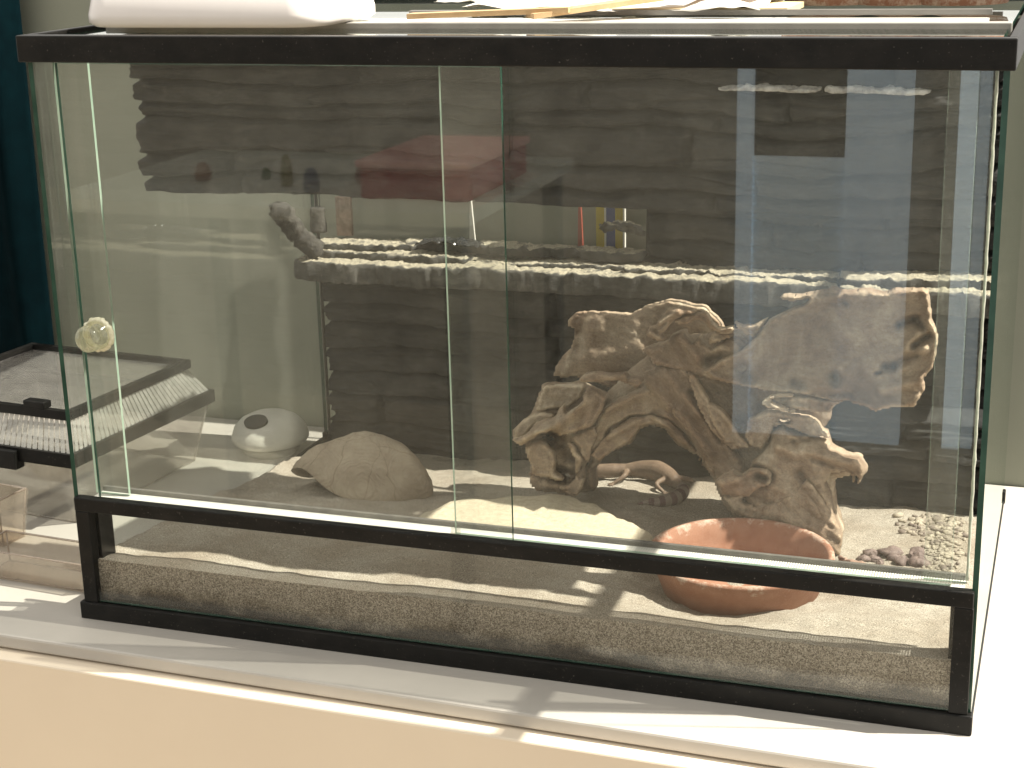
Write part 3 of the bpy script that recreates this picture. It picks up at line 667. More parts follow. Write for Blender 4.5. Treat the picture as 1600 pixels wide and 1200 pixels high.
# curled top
sheet(DW, [(1008,525),(1010,516),(1020,508),(1032,494),(1042,484),(1058,480),(1076,481),(1086,486),(1088,492),(1070,494),(1052,502),(1046,512),(1030,524),(1042,534),(1028,533)],
      31.6, 2.6, 5, fl=-35, bul=[(1030,505,1060,488,4,.8),(1016,520,1030,528,4,.5)], na=.7, seed=6, jit=2.2)
sheet(DW, [(1050,502),(1068,494),(1084,491),(1104,484),(1102,482),(1108,492),(1112,502),(1122,512),(1134,511),(1146,510),(1148,516),(1140,524),(1122,520),(1106,512),(1098,504),(1088,500),(1076,506),(1062,508)],
      31.2, 2.2, 5, fl=15, bul=[(1100,486,1116,510,4,.8),(1125,512,1145,514,4,.7)], na=.7, seed=36, jit=1.8)
sheet(DW, [(1000,545),(1040,535),(1050,524),(1060,518),(1071,514),(1074,526),(1082,534),(1090,528),(1092,520),(1099,536),(1110,544),(1118,538),(1130,530),(1142,522),(1156,526),(1168,534),(1178,540),(1182,532),(1192,560),(1160,590),(1120,596),(1090,590),(1060,580),(1020,570)],
      34.4, 4, 9, fl=40, na=.7, seed=16, jit=1.8, bul=[(1060,530,1090,560,12,1.0),(1120,545,1150,545,10,.8),(1105,565,1125,560,9,-1.6)])
sheet(DW, [(1112,520),(1124,514),(1140,520),(1150,524),(1140,530),(1120,534),(1108,540),(1106,530)], 32.8, 2.0, 5, fl=10, na=.5, seed=37, jit=1.5)
sheet(DW, [(1146,500),(1152,506),(1160,508),(1174,508),(1190,502),(1200,494),(1202,497),(1194,508),(1186,520),(1178,530),(1166,524),(1152,514)], 32, 1.8, 4, fl=-15, na=.4, seed=38, jit=1.4)
# descending strut made of two long sheets
sheet(DW, [(1005,582),(1035,570),(1066,572),(1084,586),(1096,610),(1104,640),(1118,668),(1140,696),(1160,716),(1162,738),(1140,752),(1122,752),(1112,735),(1096,708),(1070,676),(1046,650),(1024,630),(1008,606)],
      34.6, 4.0, 14, fl=52, gx=-.006, bul=[(1040,590,1085,640,12,.7),(1060,640,1110,715,6,.6),(1080,612,1126,690,5,-.8)], na=.9, seed=7)
sheet(DW, [(1070,575),(1086,586),(1096,606),(1106,624),(1122,650),(1140,678),(1158,700),(1146,706),(1124,690),(1104,664),(1092,640),(1082,612)], 32.6, 1.8, 6, fl=54, na=.5, seed=30, jit=1.6)
sheet(DW, [(1102,630),(1110,630),(1128,640),(1146,662),(1158,684),(1168,690),(1172,702),(1160,702),(1144,694),(1132,694),(1120,676),(1108,652)], 32.2, 1.8, 6, fl=50, na=.3, seed=17, jit=1.4)
sheet(DW, [(1046,632),(1062,642),(1080,664),(1096,690),(1088,688),(1070,672),(1052,652)], 32.8, 1.2, 4, fl=50, na=.3, seed=31, jit=1.2)
# broad right lobe, a shallow dish
sheet(DW, [(1150,548),(1165,540),(1180,525),(1190,510),(1203,498),(1216,490),(1236,482),(1256,474),(1262,468),(1252,470),(1232,473),(1220,470),(1218,465),(1226,461),(1250,460),(1258,457),(1285,455),(1300,450),(1315,454),(1340,454),(1355,452),(1380,457),(1402,449),(1425,450),(1450,456),(1453,475),(1458,500),(1466,528),(1462,552),(1456,575),(1444,590),(1442,615),(1430,634),(1410,641),(1385,638),(1370,645),(1350,636),(1325,627),(1300,628),(1250,618),(1205,612),(1160,606),(1120,595),(1100,580),(1130,560)],
      31, 3.6, 9, fn=.5, fl=-12, gx=-.012, gy=-.006, conc=1.0, bul=[(1240,468,1420,462,8,.7),(1415,545,1450,505,7,.9),(1405,575,1445,545,7,1.0),(1380,610,1440,596,8,.9),(1432,500,1442,512,7,-2.2),(1405,508,1424,500,6,-1.6),(1428,540,1452,525,6,-1.8),(1400,572,1432,556,7,-1.9),(1304,590,1306,594,10,-1.8),(1240,600,1250,604,9,-1.2),(1385,574,1396,574,8,-1.8),(1370,584,1376,582,3,-1.2),(1160,578,1166,590,12,-2.0),(1270,618,1330,620,7,-.8),(1318,470,1322,474,6,-.9),(1280,510,1300,530,22,-.5),(1185,620,1215,625,6,-.6)], na=.55, seed=8, jit=2.5)
sheet(DW, [(1422,604),(1432,592),(1444,596),(1446,610),(1438,618),(1426,612)], 28.2, 2.2, 5, na=.4, seed=32, jit=1.5)
sheet(DW, [(1414,628),(1422,624),(1434,632),(1428,638),(1418,636)], 28.2, 1.6, 4, na=.3, seed=33, jit=1.2)
# curled lip below the lobe
sheet(DW, [(1189,632),(1194,624),(1205,618),(1226,616),(1250,619),(1236,621),(1212,621),(1202,627),(1218,634),(1232,640),(1246,644),(1262,648),(1240,648),(1220,643),(1198,637)], 28.4, 1.8, 4, fl=5, na=.25, seed=9, jit=1.2)
sheet(DW, [(1204,622),(1250,619),(1300,626),(1345,626),(1375,634),(1395,640),(1365,640),(1345,632),(1322,626),(1306,632),(1296,645),(1270,645),(1240,640),(1216,633)], 30.2, 2.2, 6, fl=8, na=.4, seed=39, jit=1.5)
# body under the lip, right arm and foot
sheet(DW, [(1195,642),(1240,646),(1265,650),(1280,660),(1288,672),(1294,676),(1294,685),(1262,682),(1250,676),(1232,670),(1222,664),(1210,668),(1200,690),(1188,702),(1172,698),(1160,680),(1170,655)],
      32.2, 2.4, 8, fl=12, na=.5, seed=34, jit=1.6, pits=[(1224,658,7,4)])
sheet(DW, [(1202,690),(1206,676),(1222,664),(1240,670),(1268,682),(1293,686),(1300,696),(1318,710),(1330,714),(1344,715),(1352,724),(1356,738),(1348,746),(1342,756),(1334,752),(1330,742),(1318,738),(1300,742),(1290,756),(1302,788),(1318,830),(1308,868),(1240,842),(1190,816),(1160,780),(1165,740),(1180,715)],
      32.4, 5.5, 18, fl=25, gy=-.016, bul=[(1215,700,1335,722,10,.9),(1205,760,1280,800,18,.9),(1270,718,1330,738,5,-.8),(1250,740,1290,800,7,-.9),(1240,690,1262,688,4,-.8),(1180,735,1200,745,9,-2.4)], na=.9, seed=10, pits=[(1337,748,4,5)])
sheet(DW, [(1260,748),(1272,758),(1290,784),(1306,812),(1318,840),(1312,868),(1250,846),(1190,822),(1160,812),(1170,792),(1210,782),(1240,770)], 29.6, 3.4, 14, fl=40, gy=-.02, na=.7, seed=40, jit=2, bul=[(1200,800,1280,830,12,.8)])
sheet(DW, [(1116,752),(1128,742),(1144,735),(1158,742),(1172,734),(1196,736),(1204,744),(1202,758),(1184,766),(1170,778),(1146,776),(1126,774)], 29.0, 3.4, 10, fl=-10, na=.6, seed=11, bul=[(1128,755,1150,750,9,.7),(1184,744,1194,748,7,-2.4)], jit=1.8)
sheet(DW, [(1128,776),(1160,772),(1180,780),(1178,790),(1190,806),(1200,818),(1170,812),(1142,800)], 30.2, 3.2, 9, fl=20, na=.5, seed=41, jit=1.8, pits=[(1168,782,8,5)])
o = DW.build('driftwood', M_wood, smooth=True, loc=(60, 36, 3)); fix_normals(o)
tag(o, 'large gnarled brown driftwood with an arched cave behind the terracotta dish', 'driftwood')

# ------------------------------------------------------------------ gecko in the cave
def gp(u, v, y): p = at(u, v, 1, y); return Vector((p[0], p[1], p[2]))
def gs(x, y, h): return Vector((x-.6, y+1.8, sandz(x-.6, y+1.8)+h))
a0 = at(952, 726, 2, 4.0)
body = [gs(42.0, 45.6, 1.0), gs(43.5, 45.8, 1.15), gs(45.0, 46.0, 1.2), gs(46.6, 46.3, 1.3), gs(48.6, 46.4, 1.4), gs(50.6, 45.8, 1.35), gs(52.3, 44.6, 1.15), gs(53.6, 43.2, .95)]
brad = [.5, .9, .9, .75, 1.15, 1.3, 1.1, .75]
tail = [gs(53.6, 43.2, .9), gs(54.6, 42.0, .75), gs(55.0, 40.6, .7), gs(54.6, 39.2, .65), gs(53.8, 38.0, .6), gs(52.8, 37.0, .5), gs(51.8, 36.2, .35), gs(50.8, 35.5, .2)]
trad = [.6, .62, .78, .85, .75, .55, .32, .1]
def cr_spline(P, R_, k=6):
    out = []; rr = []
    for i in range(len(P)-1):
        p0, p1, p2, p3 = P[max(i-1, 0)], P[i], P[i+1], P[min(i+2, len(P)-1)]
        for j in range(k):
            t = j/k; out.append(.5*((2*p1)+(p2-p0)*t+(2*p0-5*p1+4*p2-p3)*t*t+(3*p1-p0-3*p2+p3)*t**3)); rr.append(R_[i]*(1-t)+R_[i+1]*t)
    out.append(P[-1]); rr.append(R_[-1]); return out, rr
G = MB(); p_, r__ = cr_spline(body, brad); G.tube(p_, r__, 16); p_, r__ = cr_spline(tail, trad); G.tube(p_, r__, 14)
for (hx, hy, kx_, ky_, fx, fy) in ((46.8, 45.5, 47.0, 43.9, 45.8, 43.0), (46.4, 47.0, 46.4, 48.4, 45.2, 49.0), (52.4, 43.9, 51.4, 42.4, 52.6, 41.6), (53.3, 44.4, 54.8, 45.2, 54.6, 46.6)):
    k1 = gs(kx_, ky_, .8); ft = gs(fx, fy, .14); p_, r__ = cr_spline([gs(hx, hy, 1.1), k1, ft], [.42, .30, .22]); G.tube(p_, r__, 10)
    dirn = (ft-k1); dirn.z = 0; dirn.normalize()
    for a in (-70, -35, 0, 35, 70):
        dv = Matrix.Rotation(math.radians(a), 3, 'Z') @ dirn; G.tube([ft, ft+dv*.45, ft+dv*.75+Vector((0, 0, -.06))], [.13, .10, .07], 6)
gk = G.build('gecko', [simple('gecko_skin', (.13, .085, .055), (.19, .13, .085), 160, .6, .6, 900, .0008), simple('gecko_dark_band', (.10, .05, .05), (.14, .075, .07), 120, .6), simple('gecko_pale_band', (.25, .2, .18), (.2, .155, .135), 120, .6)], smooth=True, loc=(48, 45, 4))
rm = gk.modifiers.new('r', 'REMESH'); rm.mode = 'VOXEL'; rm.voxel_size = .0011; rm.use_smooth_shade = True
sm = gk.modifiers.new('s', 'SMOOTH'); sm.factor = .5; sm.iterations = 3
dg = bpy.context.evaluated_depsgraph_get(); me = bpy.data.meshes.new_from_object(gk.evaluated_get(dg)); gk.modifiers.clear(); gk.data = me
if len(me.materials) < 3:
    me.materials.clear()
    for k in ('gecko_skin', 'gecko_dark_band', 'gecko_pale_band'): me.materials.append(bpy.data.materials[k])
ts, _ = cr_spline(tail, trad); ts = [v*S for v in ts]; Lk = Vector(gk.location)
bs_, _ = cr_spline(body, brad); bs_ = [v*S for v in bs_]
for p in me.polygons:
    c = p.center+Lk; p.use_smooth = True
    dt = [(c-v).length for v in ts]; k = dt.index(min(dt)); db = min((c-v).length for v in bs_)
    if dt[k] < db and k > 5: p.material_index = 1 if (k // 3) % 2 else 2
    else: p.material_index = 0
tag(gk, 'orange brown leopard gecko with a banded tail resting inside the driftwood cave', 'gecko')
for sx in (-.45, .45):
    b = MB(); e = gs(43.0, 45.7+sx*1.5, 1.65); b.tube([e+Vector((0, -.01, -.16)), e, e+Vector((0, .01, .16))], [.05, .18, .05], 10); b.build('eye', M_blackg, gk, smooth=True)

# ------------------------------------------------------------------ shell hide
V = []; Fc = []; nt_, npz = 120, 46
cx, cy = 16.6, 35.5
def shell(th, ph, off):
    c, s = math.cos(th), math.sin(th)
    rx = (8.5-off)*(1+.025*math.cos(7*th)); ry = (6.0-off*.8)*(1+.025*math.cos(7*th))
    lift = 0
    a = (math.degrees(th)+360) % 360
    lift += 3.3*math.exp(-((a-226)/34)**2)
    zb = sandz(cx, cy)-.1+lift
    q = math.sin(ph)**1.06; z = zb*(1-math.cos(ph)**1.15)+(10.3-off)*math.cos(ph)**1.15
    x = cx+.6*math.cos(ph)+rx*q*c*(1+.06*math.cos(3*th+1)); y = cy+ry*q*s*(1+.05*math.cos(2*th))
    n_ = .30*fbm(x*.35, y*.35, z*.35, 4)+.05*ridged(x*.3, y*.3, z*.3+3, 3)
    if off == 0:
        for (rx_, rz_) in ((20.5, 7.0), (24.0, 6.0)):
            dd = math.hypot(x-rx_, (z-rz_)*1.4)
            if y < cy and dd < 3.4: n_ += .13*math.sin(dd*9)*(1-dd/3.4)
    return (x+n_*c*.6, y+n_*s*.6, z+n_*.6)
for off in (0, .65):
    for j in range(npz):
        for k in range(nt_): V.append(shell(2*math.pi*k/nt_, .02+(math.pi/2-.02)*j/(npz-1), off))
h = nt_*npz
for o_ in (0, h):
    for j in range(npz-1):
        for k in range(nt_):
            q = (o_+j*nt_+k, o_+(j+1)*nt_+k, o_+(j+1)*nt_+(k+1) % nt_, o_+j*nt_+(k+1) % nt_); Fc.append(q if o_ == 0 else q[::-1])
for k in range(nt_): Fc.append(((npz-1)*nt_+k, h+(npz-1)*nt_+k, h+(npz-1)*nt_+(k+1) % nt_, (npz-1)*nt_+(k+1) % nt_))
Fc.append(tuple(range(nt_))); Fc.append(tuple(h+k for k in range(nt_))[::-1])
M_shell = simple('tan_shell', (.43, .36, .265), (.29, .23, .165), 34, .75)
_t = M_shell.node_tree; _b = _t.nodes['Principled BSDF']; _src = _b.inputs['Base Color'].links[0].from_socket; _v = coord(_t)
_w = N(_t, 'ShaderNodeTexNoise'); _w.inputs['Scale'].default_value = 40; _t.links.new(_v, _w.inputs['Vector'])
_vm = N(_t, 'ShaderNodeVectorMath', operation='MULTIPLY_ADD'); _vm.inputs[1].default_value = (.018, .018, .018); _t.links.new(_w.outputs['Color'], _vm.inputs[0]); _t.links.new(_v, _vm.inputs[2])
_vo = N(_t, 'ShaderNodeTexVoronoi', feature='DISTANCE_TO_EDGE'); _vo.inputs['Scale'].default_value = 17; _t.links.new(_vm.outputs[0], _vo.inputs['Vector'])
_ck = ramp(_t, _vo.outputs['Distance'], [(.0, (.66, .62, .58)), (.008, (.88, .86, .84)), (.016, (1, 1, 1))])
_f1 = N(_t, 'ShaderNodeTexVoronoi', feature='F1'); _f1.inputs['Scale'].default_value = 17; _t.links.new(_vm.outputs[0], _f1.inputs['Vector'])
_sn = N(_t, 'ShaderNodeMath', operation='SINE'); _ml = N(_t, 'ShaderNodeMath', operation='MULTIPLY'); _ml.inputs[1].default_value = 90; _t.links.new(_f1.outputs['Distance'], _ml.inputs[0]); _t.links.new(_ml.outputs[0], _sn.inputs[0])
_m = N(_t, 'ShaderNodeMix', data_type='RGBA', blend_type='MULTIPLY'); _m.inputs[0].default_value = 1; _t.links.new(_src, _m.inputs[6]); _t.links.new(_ck, _m.inputs[7]); _t.links.new(_m.outputs[2], _b.inputs['Base Color'])
_hh = N(_t, 'ShaderNodeMath', operation='MULTIPLY_ADD'); _hh.inputs[1].default_value = .18; _t.links.new(_sn.outputs[0], _hh.inputs[0]); _t.links.new(noi(_t, _v, 260, 7, .75), _hh.inputs[2]); bump(_t, _b, _hh.outputs[0], .9, .0016)
o = mk('shell_hide', V, Fc, M_shell, loc=(cx, cy, 3)); fix_normals(o)
tag(o, 'tan domed shell hide with fine rings propped open on the sand', 'hide')

# ------------------------------------------------------------------ terracotta dish
cx, cy = 66.2, 17.3
prof = [(5, 2.3), (7.0, 2.4), (7.4, 2.8), (8.8, 6.6), (9.3, 7.6), (9.25, 7.9), (8.85, 7.95), (8.6, 7.75), (8.0, 6.1), (7.3, 4.3), (6.2, 3.85), (.02, 3.8)]
V, Fc = lathe(prof, cx, cy, 96, wob=.01); o = mk('water_dish', V, Fc, M_terra, loc=(cx, cy, 3.5)); fix_normals(o)
tag(o, 'shallow round terracotta dish standing on the sand at the front right', 'dish')

# ------------------------------------------------------------------ flat sand coloured stone
def flat_stone(name, pts, z0, h, mat, label):
    P = [at(u, v, 2, z0+h)[:2] for u, v in pts]; c = np.mean(P, 0); V = []; Fc = []; P2 = []
    for i in range(len(P)):
        for k in range(5): P2.append(P[i]*(1-k/5)+P[(i+1) % len(P)]*k/5)
    n = len(P2); rings = [(1.02, -1.2), (1.03, -.1), (1.0, .6), (.97, .95), (.9, 1.0), (.6, 1.03), (.3, 1.05), (.05, 1.05)]
    for s_, zz in rings:
        for q in P2:
            x, y = c+(q-c)*s_; w = .18*fbm(x*.6, y*.6, zz, 4); V.append((x+w, y+w, z0+h*zz+.35*fbm(x*.3, y*.5, 2, 4)*max(zz, 0)))
    for i in range(len(rings)-1):
        for k in range(n): Fc.append((i*n+k, (i+1)*n+k, (i+1)*n+(k+1) % n, i*n+(k+1) % n))
    Fc.append(tuple((len(rings)-1)*n+k for k in range(n)))
    o = mk(name, V, Fc, mat, loc=(c[0], c[1], z0)); fix_normals(o); tag(o, label, 'stone'); return o
M_fstone = simple('sandy_stone', (.46, .40, .29), (.60, .53, .39), 160, .9, 1, 500, .0015)
flat_stone('flat_stone', [(660,800),(700,782),(790,775),(880,771),(905,778),(935,788),(958,802),(985,815),(1020,830),(960,850),(800,840),(700,830),(640,815)], 4.9, 1.2, M_fstone, 'flat sand coloured stone between the shell hide and the dish')

# ------------------------------------------------------------------ stones
def pebble(mb, c, r_, seed, n=10, m=7, sq=.7):
    V = []; Fc = []
    for j in range(m+1):
        ph = math.pi*j/m
        for k in range(n):
            a = 2*math.pi*k/n; v = Vector((math.sin(ph)*math.cos(a), math.sin(ph)*math.sin(a), math.cos(ph)))
            q = 1+.5*noise.noise(v*1.3+Vector((seed*3.1, 0, 0))); V.append((c[0]+v.x*r_*q*(1+.4*math.sin(seed*7.1)), c[1]+v.y*r_*q, c[2]+v.z*r_*sq*q))
    for j in range(m):
        for k in range(n): Fc.append((j*n+k, (j+1)*n+k, (j+1)*n+(k+1) % n, j*n+(k+1) % n))
    mb.add(V, Fc)
M_pur = simple('purple_brown_stone', (.10, .068, .06), (.24, .18, .155), 130, .7, .5, 500, .001)
rr = random.Random(4)
for k in range(18):
    u = rr.uniform(1345, 1445); v = 862+rr.uniform(-9, 14)+(u-1395)*.08; p = at(u, v, 2, sandz(80, 22)+.4); r_ = rr.uniform(.45, .95)
    z = sandz(p[0], p[1])+r_*.3; mb = MB(); pebble(mb, (p[0], p[1], z), r_, k); o = mb.build('stone', M_pur, smooth=(k % 3 > 0), loc=(p[0], p[1], z-r_*.6))
    tag(o, 'purple brown stone in the small pile right of the dish', 'stone', 'purple brown stones beside the dish')
p = at(1345, 858, 2, 6)
rough_block('bark_strip', [(75.2, 23.6, 5.4), (76.8, 22.6, 5.6), (79, 21.5, 5.5), (81.5, 20.8, 5.3)], [.3, .6, .5, .2], simple('pinkish_bark', (.36, .24, .18), (.22, .14, .10), 60, .8, .8, 300), 'pinkish bark strip lying on the sand against the dish', 'bark', nz=.25)
mb = MB(); rr = random.Random(9)
for k in range(420):
    u = rr.gauss(1468, 30); v = rr.uniform(776, 905)
    if u > 1510 or u < 1395 or (u < 1440 and v > 830): continue
    p = at(u, v, 2, 4.6); 
    if p[0] > 88.8 or p[1] > 56: continue
    r_ = rr.uniform(.14, .42)*(1.15 if v < 830 else .8); pebble(mb, (p[0], p[1], sandz(p[0], p[1])+r_*.3), r_, k, 8, 5)
o = mb.build('gravel', simple('pale_gravel', (.40, .35, .27), (.17, .135, .11), 70, .85, .4, 500, .001, lo_=.42, hi=.6), smooth=True, loc=(83, 35, 3)); tag(o, 'pale loose gravel scattered in the right rear corner', 'gravel', kind='stuff')

# ------------------------------------------------------------------ white dome gadget outside
cx, cy = -5.7, 54.4
gd = thing('dome_sensor', 'off white oval dome gadget with a dark disc on the counter behind the left glass', 'gadget', (cx, cy, 0))
V, Fc = lathe([(2, 0), (3.7, 0), (3.9, .3), (3.9, 1.0), (3.5, 1.3)], cx, cy, 48); mk('foot', V, Fc, simple('grey_plastic_foot', (.4, .39, .33), None, 30, .5), gd)
V, Fc = lathe([(3.6, 1.15), (4.9, 1.5), (5.25, 2.0), (5.2, 2.5), (4.8, 3.6), (3.9, 4.6), (2.6, 5.25), (1.2, 5.55), (.02, 5.6)], cx, cy, 64); mk('dome', V, Fc, M_white, gd)
Vd = []; nd = 32; q = Vector((-.30, -.62, .72)).normalized()
q = Vector((-.06, -.42, .88)).normalized(); _n = math.sqrt((5.2*q.x)**2+(5.2*q.y)**2+(3.5*q.z)**2); cdome = Vector((cx+27*q.x/_n, cy+27*q.y/_n, 2.15+12.2*q.z/_n))
ax1 = Vector((1, -.1, .1)).normalized(); ax2 = q.cross(ax1).normalized(); ax1 = ax2.cross(q)
Vd = [cdome+q*.02+(ax1*math.cos(2*math.pi*k/nd)*1.75+ax2*math.sin(2*math.pi*k/nd)*1.35)-q*.9 for k in range(nd)]+[cdome+q*.22+(ax1*math.cos(2*math.pi*k/nd)*1.7+ax2*math.sin(2*math.pi*k/nd)*1.3) for k in range(nd)]
Fd = [(k, (k+1) % nd, nd+(k+1) % nd, nd+k) for k in range(nd)]+[tuple(nd+k for k in range(nd))]
mk('sensor_disc', Vd, Fd, simple('dark_grey_disc', (.05, .048, .04), None, 30, .5), gd, smooth=False)

# ------------------------------------------------------------------ clear insect box with black lid
R0 = math.radians(-6)
px0, py0 = -14.2, 21.0
def rp(x, y): # box space: x to the left, y rearwards
    return (px0-x*math.cos(R0)+0*y-y*math.sin(R0)*1, py0+x*math.sin(-R0)*-1*0+x*.19*.5+y*math.cos(R0))
bx = thing('plastic_box', 'clear plastic insect box under a black slatted lid left of the terrarium', 'box', (-28, 36, 0))
def quad_frame(z0, z1, X0, X1, Y0, Y1, w, name, mat, tilt=0, parent=bx, bev=.15):
    b = MB()
    for (a, c) in (((X0, Y0), (X1, Y0+w)), ((X0, Y1-w), (X1, Y1)), ((X0, Y0+w), (X0+w, Y1-w)), ((X1-w, Y0+w), (X1, Y1-w))):
        pts = [(a[0], a[1]), (c[0], a[1]), (c[0], c[1]), (a[0], c[1])]
        P = [rp(*p) for p in pts]
        V = [(p[0], p[1], z0) for p in P]+[(p[0], p[1], z1) for p in P]
        b.add(V, [(0, 1, 2, 3), (7, 6, 5, 4), (0, 4, 5, 1), (1, 5, 6, 2), (2, 6, 7, 3), (3, 7, 4, 0)])
    o = b.build(name, mat, parent); fix_normals(o); return o
quad_frame(8.0, 9.7, 0, 30, 0, 29, .8, 'lid_skirt', M_black)
quad_frame(13.1, 14.2, 1.8, 28.2, 2.2, 26.8, .8, 'lid_frame', M_black)
# sloped slatted band between skirt and frame
def band(n, p0, p1, q0, q1, m0, name, frac=.55):
    b = MB()
    for k in range(n):
        for t0, t1, mm in ((k/n, (k+frac)/n, 0),):
            A = [Vector((*rp(*[p0[i]+(p1[i]-p0[i])*t for i in (0, 1)]), 9.7)) for t in (t0, t1)]
            B_ = [Vector((*rp(*[q0[i]+(q1[i]-q0[i])*t for i in (0, 1)]), 13.2)) for t in (t0, t1)]
            off = Vector((0, 0, .25)); V = [A[0], A[1], B_[1], B_[0]]; V += [v-off for v in V]
            b.add(V, [(0, 1, 2, 3), (7, 6, 5, 4), (0, 4, 5, 1), (1, 5, 6, 2), (2, 6, 7, 3), (3, 7, 4, 0)])
    o = b.build(name, m0, bx); fix_normals(o)
M_slat = glassmat('translucent_slat', (.8, .8, .78), .62, (.72, .70, .66), 60, dmax=1.6, base=.08, rough=.1)
band(34, (0.5, .4), (.5, 28.6), (2.2, 2.6), (2.2, 26.4), M_slat, 'slats', .74)
band(34, (0.5, .4), (29.5, .4), (2.2, 2.6), (27.8, 2.6), M_slat, 'slats', .74)
b = MB()
P = [rp(*q) for q in ((1.9, 2.3), (28, 2.3), (28, 26.7), (1.9, 26.7))]
b.add([(p[0], p[1], 13.2) for p in P]+[(p[0], p[1], 13.5) for p in P], [(0, 1, 2, 3), (7, 6, 5, 4), (0, 4, 5, 1), (1, 5, 6, 2), (2, 6, 7, 3), (3, 7, 4, 0)])
o = b.build('lid_window', glassmat('scratched_plastic', (.85, .84, .81), .17, (.66, .63, .6), 40, streak=(1, 5, 1), rough=.15), bx); fix_normals(o)
# clear body, tapered
V = []
for (z, ins) in ((8.4, .6), (4, 1.6), (.15, 2.4)):
    for q in ((ins, ins), (30-ins, ins), (30-ins, 29-ins), (ins, 29-ins)): p = rp(*q); V.append((p[0], p[1], z))
Fc = [(8, 9, 10, 11)]+[(i*4+k, i*4+(k+1) % 4, (i+1)*4+(k+1) % 4, (i+1)*4+k) for i in (0, 1) for k in range(4)]
o = mk('body', V, Fc, M_plastic, bx, smooth=False); md = o.modifiers.new('s', 'SOLIDIFY'); md.thickness = .0015
b = MB()
for k in range(4): b.tube([Vector(V[k]), Vector(V[4+k]), Vector(V[8+k])], .16, 8)
b.tube([Vector(q) for q in V[8:12]]+[Vector(V[8])], .14, 8); b.build('body_edge', glassmat('box_edge_plastic', (.85, .83, .8), .25, (.75, .7, .64), 30, base=.1, rough=.08), bx, smooth=True)
# clip on near edge
for (X_, nm) in ((8.2, 'clip'),):
    b = MB(); A = rp(X_, -.6); B_ = rp(X_+3.4, -.6); C_ = rp(X_+3.4, 1.0); D_ = rp(X_, 1.0)
    b.add([(p[0], p[1], 7.0) for p in (A, B_, C_, D_)]+[(p[0], p[1], 9.4) for p in (A, B_, C_, D_)], [(0, 1, 2, 3), (7, 6, 5, 4), (0, 4, 5, 1), (1, 5, 6, 2), (2, 6, 7, 3), (3, 7, 4, 0)])
    o = b.build(nm, M_black, bx, bevel=.15); fix_normals(o)
    b = MB(); A = rp(X_-3, 2.0); B_ = rp(X_+.2, 2.0); C_ = rp(X_+.2, 3.4); D_ = rp(X_-3, 3.4)
    b.add([(p[0], p[1], 14.2) for p in (A, B_, C_, D_)]+[(p[0], p[1], 15.1) for p in (A, B_, C_, D_)], [(0, 1, 2, 3), (7, 6, 5, 4), (0, 4, 5, 1), (1, 5, 6, 2), (2, 6, 7, 3), (3, 7, 4, 0)])
    o = b.build('latch', M_black, bx, bevel=.15); fix_normals(o)

def open_tub(name, x0, x1, y0, y1, z0, z1, mat, label, cat, rot=0, th=.12):
    b = MB(); b2 = []
    V = []; t = .6
    for (z, i) in ((z1, 0), (z0, t)): V += [(x0+i, y0+i, z), (x1-i, y0+i, z), (x1-i, y1-i, z), (x0+i, y1-i, z)]
    c, s = math.cos(rot), math.sin(rot); mx_, my_ = (x0+x1)/2, (y0+y1)/2
    V = [(mx_+(x-mx_)*c-(y-my_)*s, my_+(x-mx_)*s+(y-my_)*c, z) for x, y, z in V]
    o = mk(name, V, [(4, 5, 6, 7)]+[(k, (k+1) % 4, 4+(k+1) % 4, 4+k) for k in range(4)], [mat], smooth=False, loc=(mx_, my_, z0))
    md = o.modifiers.new('s', 'SOLIDIFY'); md.thickness = th*S; tag(o, label, cat)
    b = MB(); b.tube([Vector(q) for q in V[:4]]+[Vector(V[0])], .13, 8); b.tube([Vector(q) for q in V[4:]]+[Vector(V[4])], .10, 8)
    for k in range(4): b.tube([Vector(V[k]), Vector(V[4+k])], .09, 8)
    b.build('rim', glassmat('plastic_rim', (.8, .76, .72), .35, (.66, .56, .48), 30, base=.1, rough=.1), o, smooth=True); return o
M_pl2 = glassmat('thin_clear_plastic', (.95, .92, .88), .07, (.85, .74, .64), 25, base=.07, rough=.04)
open_tub('clear_tray', -17.5, -2.6, 5.3, 10.8, .3, 3.6, M_pl2, 'low clear plastic tray on the counter at the lower left', 'tray', rot=math.radians(-4), th=.25)
open_tub('clear_tub', -27.5, -19.6, 14.5, 19.0, .2, 6.0, M_pl2, 'small clear plastic tub in front of the slatted lid box', 'tub', rot=math.radians(-8), th=.3)
b = MB(); b.box((-27.0, 13.9, 1.2), (-19.9, 14.1, 5.6), rot=math.radians(-8), piv=(-23, 16)); o = b.build('grey_insert', simple('blue_grey_card', (.16, .18, .19), (.24, .26, .27), 30, .4), loc=(-23, 14, 1.2)); tag(o, 'blue grey card standing against the small clear tub', 'card')

# ------------------------------------------------------------------ things behind the terrarium
def stand(name, u0, u1, vtop, y, d, mat, label, cat, top=None):
    a = at(u0, vtop, 1, y); c = at(u1, vtop, 1, y); b = MB(); b.box((a[0], y, 0), (c[0], y+d, top or a[2]+3)); o = b.build(name, mat, loc=((a[0]+c[0])/2, y, 0)); return tag(o, label, cat) if label else o
bk = thing('striped_box', 'yellow, white and blue striped box standing upright behind the rear glass', 'box', (39.5, 62, 0))
for u0, u1, cc, nm in ((931, 944, (.55, .42, .03), 'yellow_stripe'), (944, 947, (.8, .78, .7), 'white_stripe'), (947, 961, (.05, .07, .25), 'blue_stripe'), (961, 973, (.55, .42, .03), 'yellow_stripe'), (973, 976, (.8, .78, .7), 'white_stripe')):
    a = at(u0, 330, 1, 62); c = at(u1, 330, 1, 62); b = MB(); b.box((a[0]+.005, 62, 0), (c[0]-.005, 62.6, 38)); b.build(nm, simple(nm+'_card', cc, None, 10, .5), bk)
